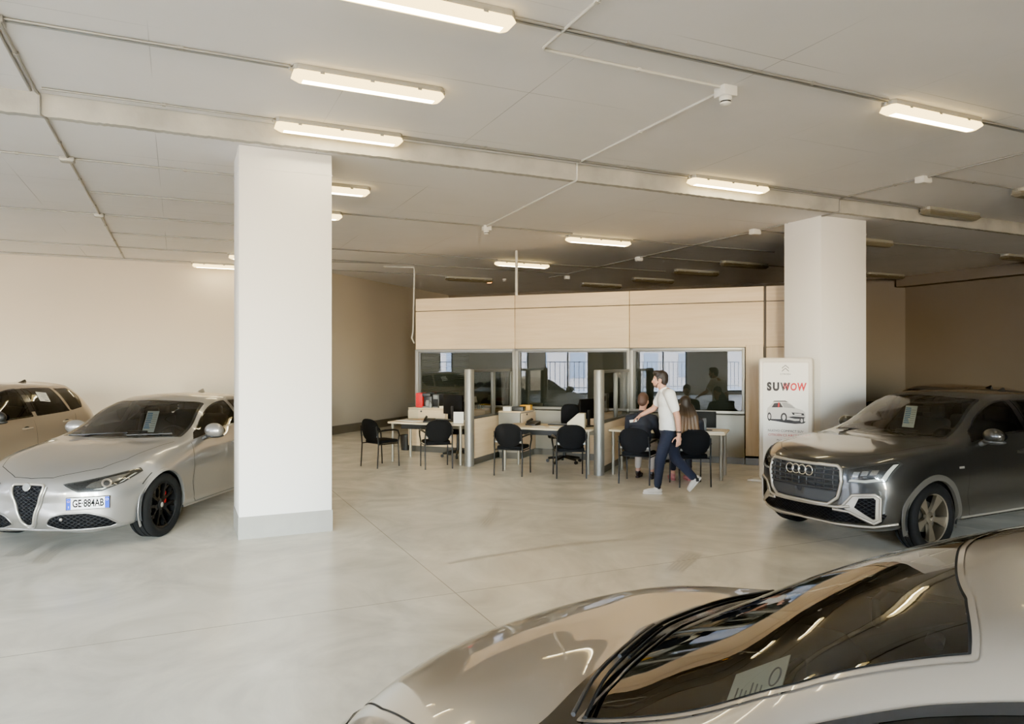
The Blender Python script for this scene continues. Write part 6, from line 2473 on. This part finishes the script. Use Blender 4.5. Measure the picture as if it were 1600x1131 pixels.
c5, c6 = CHAIRS[4], CHAIRS[5]
seated('person', 'person with short brown hair in dark jacket sitting with back turned at the third desk', (c5[0][0] + .02, c5[0][1] + .03, 0), math.atan2(c5[1][1], c5[1][0]), M_JACK, M_PALEP, M_SHOED, M_HAIRB, False, .60, .14)
seated('person', 'person with long brown hair with fair tips sitting behind the walking man', (c6[0][0], c6[0][1] + .02, 0), math.atan2(c6[1][1], c6[1][0]), M_JACK, M_JACK, M_PINK, M_OMBRE, True, .55, .12)
# ================================================================== light and camera
w = bpy.data.worlds.new('sky')
SC.world = w
w.use_nodes = True
nt = w.node_tree
for n in list(nt.nodes):
    nt.nodes.remove(n)
out = nt.nodes.new('ShaderNodeOutputWorld')
bg = nt.nodes.new('ShaderNodeBackground')
sky = nt.nodes.new('ShaderNodeTexSky')
sky.sky_type = 'NISHITA'
sky.sun_disc = False
sky.sun_elevation = math.radians(48)
sky.sun_rotation = math.radians(200)
mixw = nt.nodes.new('ShaderNodeMixRGB')
mixw.inputs[0].default_value = .22
mixw.inputs[2].default_value = (.32, .325, .345, 1)
nt.links.new(sky.outputs[0], mixw.inputs[1])
nt.links.new(mixw.outputs[0], bg.inputs[0])
bg.inputs[1].default_value = WORLD_S
nt.links.new(bg.outputs[0], out.inputs[0])


def portal(p0, p1, inward):
    """sky portal filling a window opening (only guides the sampling of the sky)"""
    l = bpy.data.lights.new('sky_portal', 'AREA')
    l.shape = 'RECTANGLE'
    c = (p0 + p1) / 2
    l.size = (Vector((p1.x, p1.y, 0)) - Vector((p0.x, p0.y, 0))).length
    l.size_y = abs(p1.z - p0.z)
    o = bpy.data.objects.new('sky_portal', l)
    COL.objects.link(o)
    o.location = c
    o.rotation_euler = inward.to_track_quat('-Z', 'Y').to_euler()
    l.cycles.is_portal = True


din = RV(1, 0)
for a, b in WIN:
    portal(RV(UL - .02, a, WZ0), RV(UL - .02, b, WZ1), din)
for a, b in FWIN:
    portal(RV(a, VF - .02, WZ0), RV(b, VF - .02, WZ1), RV(0, 1))

sun = bpy.data.lights.new('sun', 'SUN')
sun.energy = SUN_S
sun.angle = .01
sun.color = (1, .94, .84)
so = bpy.data.objects.new('sun', sun)
COL.objects.link(so)
# high sun over the roof of this building: lights the street and the houses opposite
so.rotation_euler = (RV(-.75, -.25, -1.0)).to_track_quat('-Z', 'Y').to_euler()

cam = bpy.data.cameras.new('camera')
cam.sensor_width = 36
cam.lens = 36 * FPX / 1600
cam.clip_start = .02
cam.shift_y = (HOR - 565.5) / 1600.0
co = bpy.data.objects.new('camera', cam)
COL.objects.link(co)
co.location = (0, 0, CAM_H)
co.rotation_euler = (PI / 2, 0, 0)
SC.camera = co

SC.view_settings.view_transform = 'AgX'
SC.view_settings.look = 'AgX - Punchy'
SC.view_settings.gamma = 1.0
SC.view_settings.exposure = EXPO
cy = SC.cycles
cy.use_denoising = True
cy.max_bounces = 10
cy.diffuse_bounces = 5
cy.glossy_bounces = 5
cy.transparent_max_bounces = 24
cy.sample_clamp_indirect = 6
cy.caustics_reflective = False
cy.caustics_refractive = False

# turn the whole place so that the ceiling grid lies along the axes
bpy.context.view_layer.update()
_R = Matrix.Rotation(-TH, 4, 'Z')
_done = set()


def _bake(o, M):
    if o.type == 'MESH' and o.data.name not in _done:
        o.data.transform(M)
        _done.add(o.data.name)
    for c in o.children:
        c.matrix_basis = M @ c.matrix_basis @ M.inverted()
        _bake(c, M)


for o in list(SC.objects):
    if o.parent is None:
        if o.type == 'MESH' and o.matrix_world == Matrix.Identity(4):
            _bake(o, _R)
        else:
            o.matrix_world = _R @ o.matrix_world
sky.sun_rotation = math.radians(200) + TH
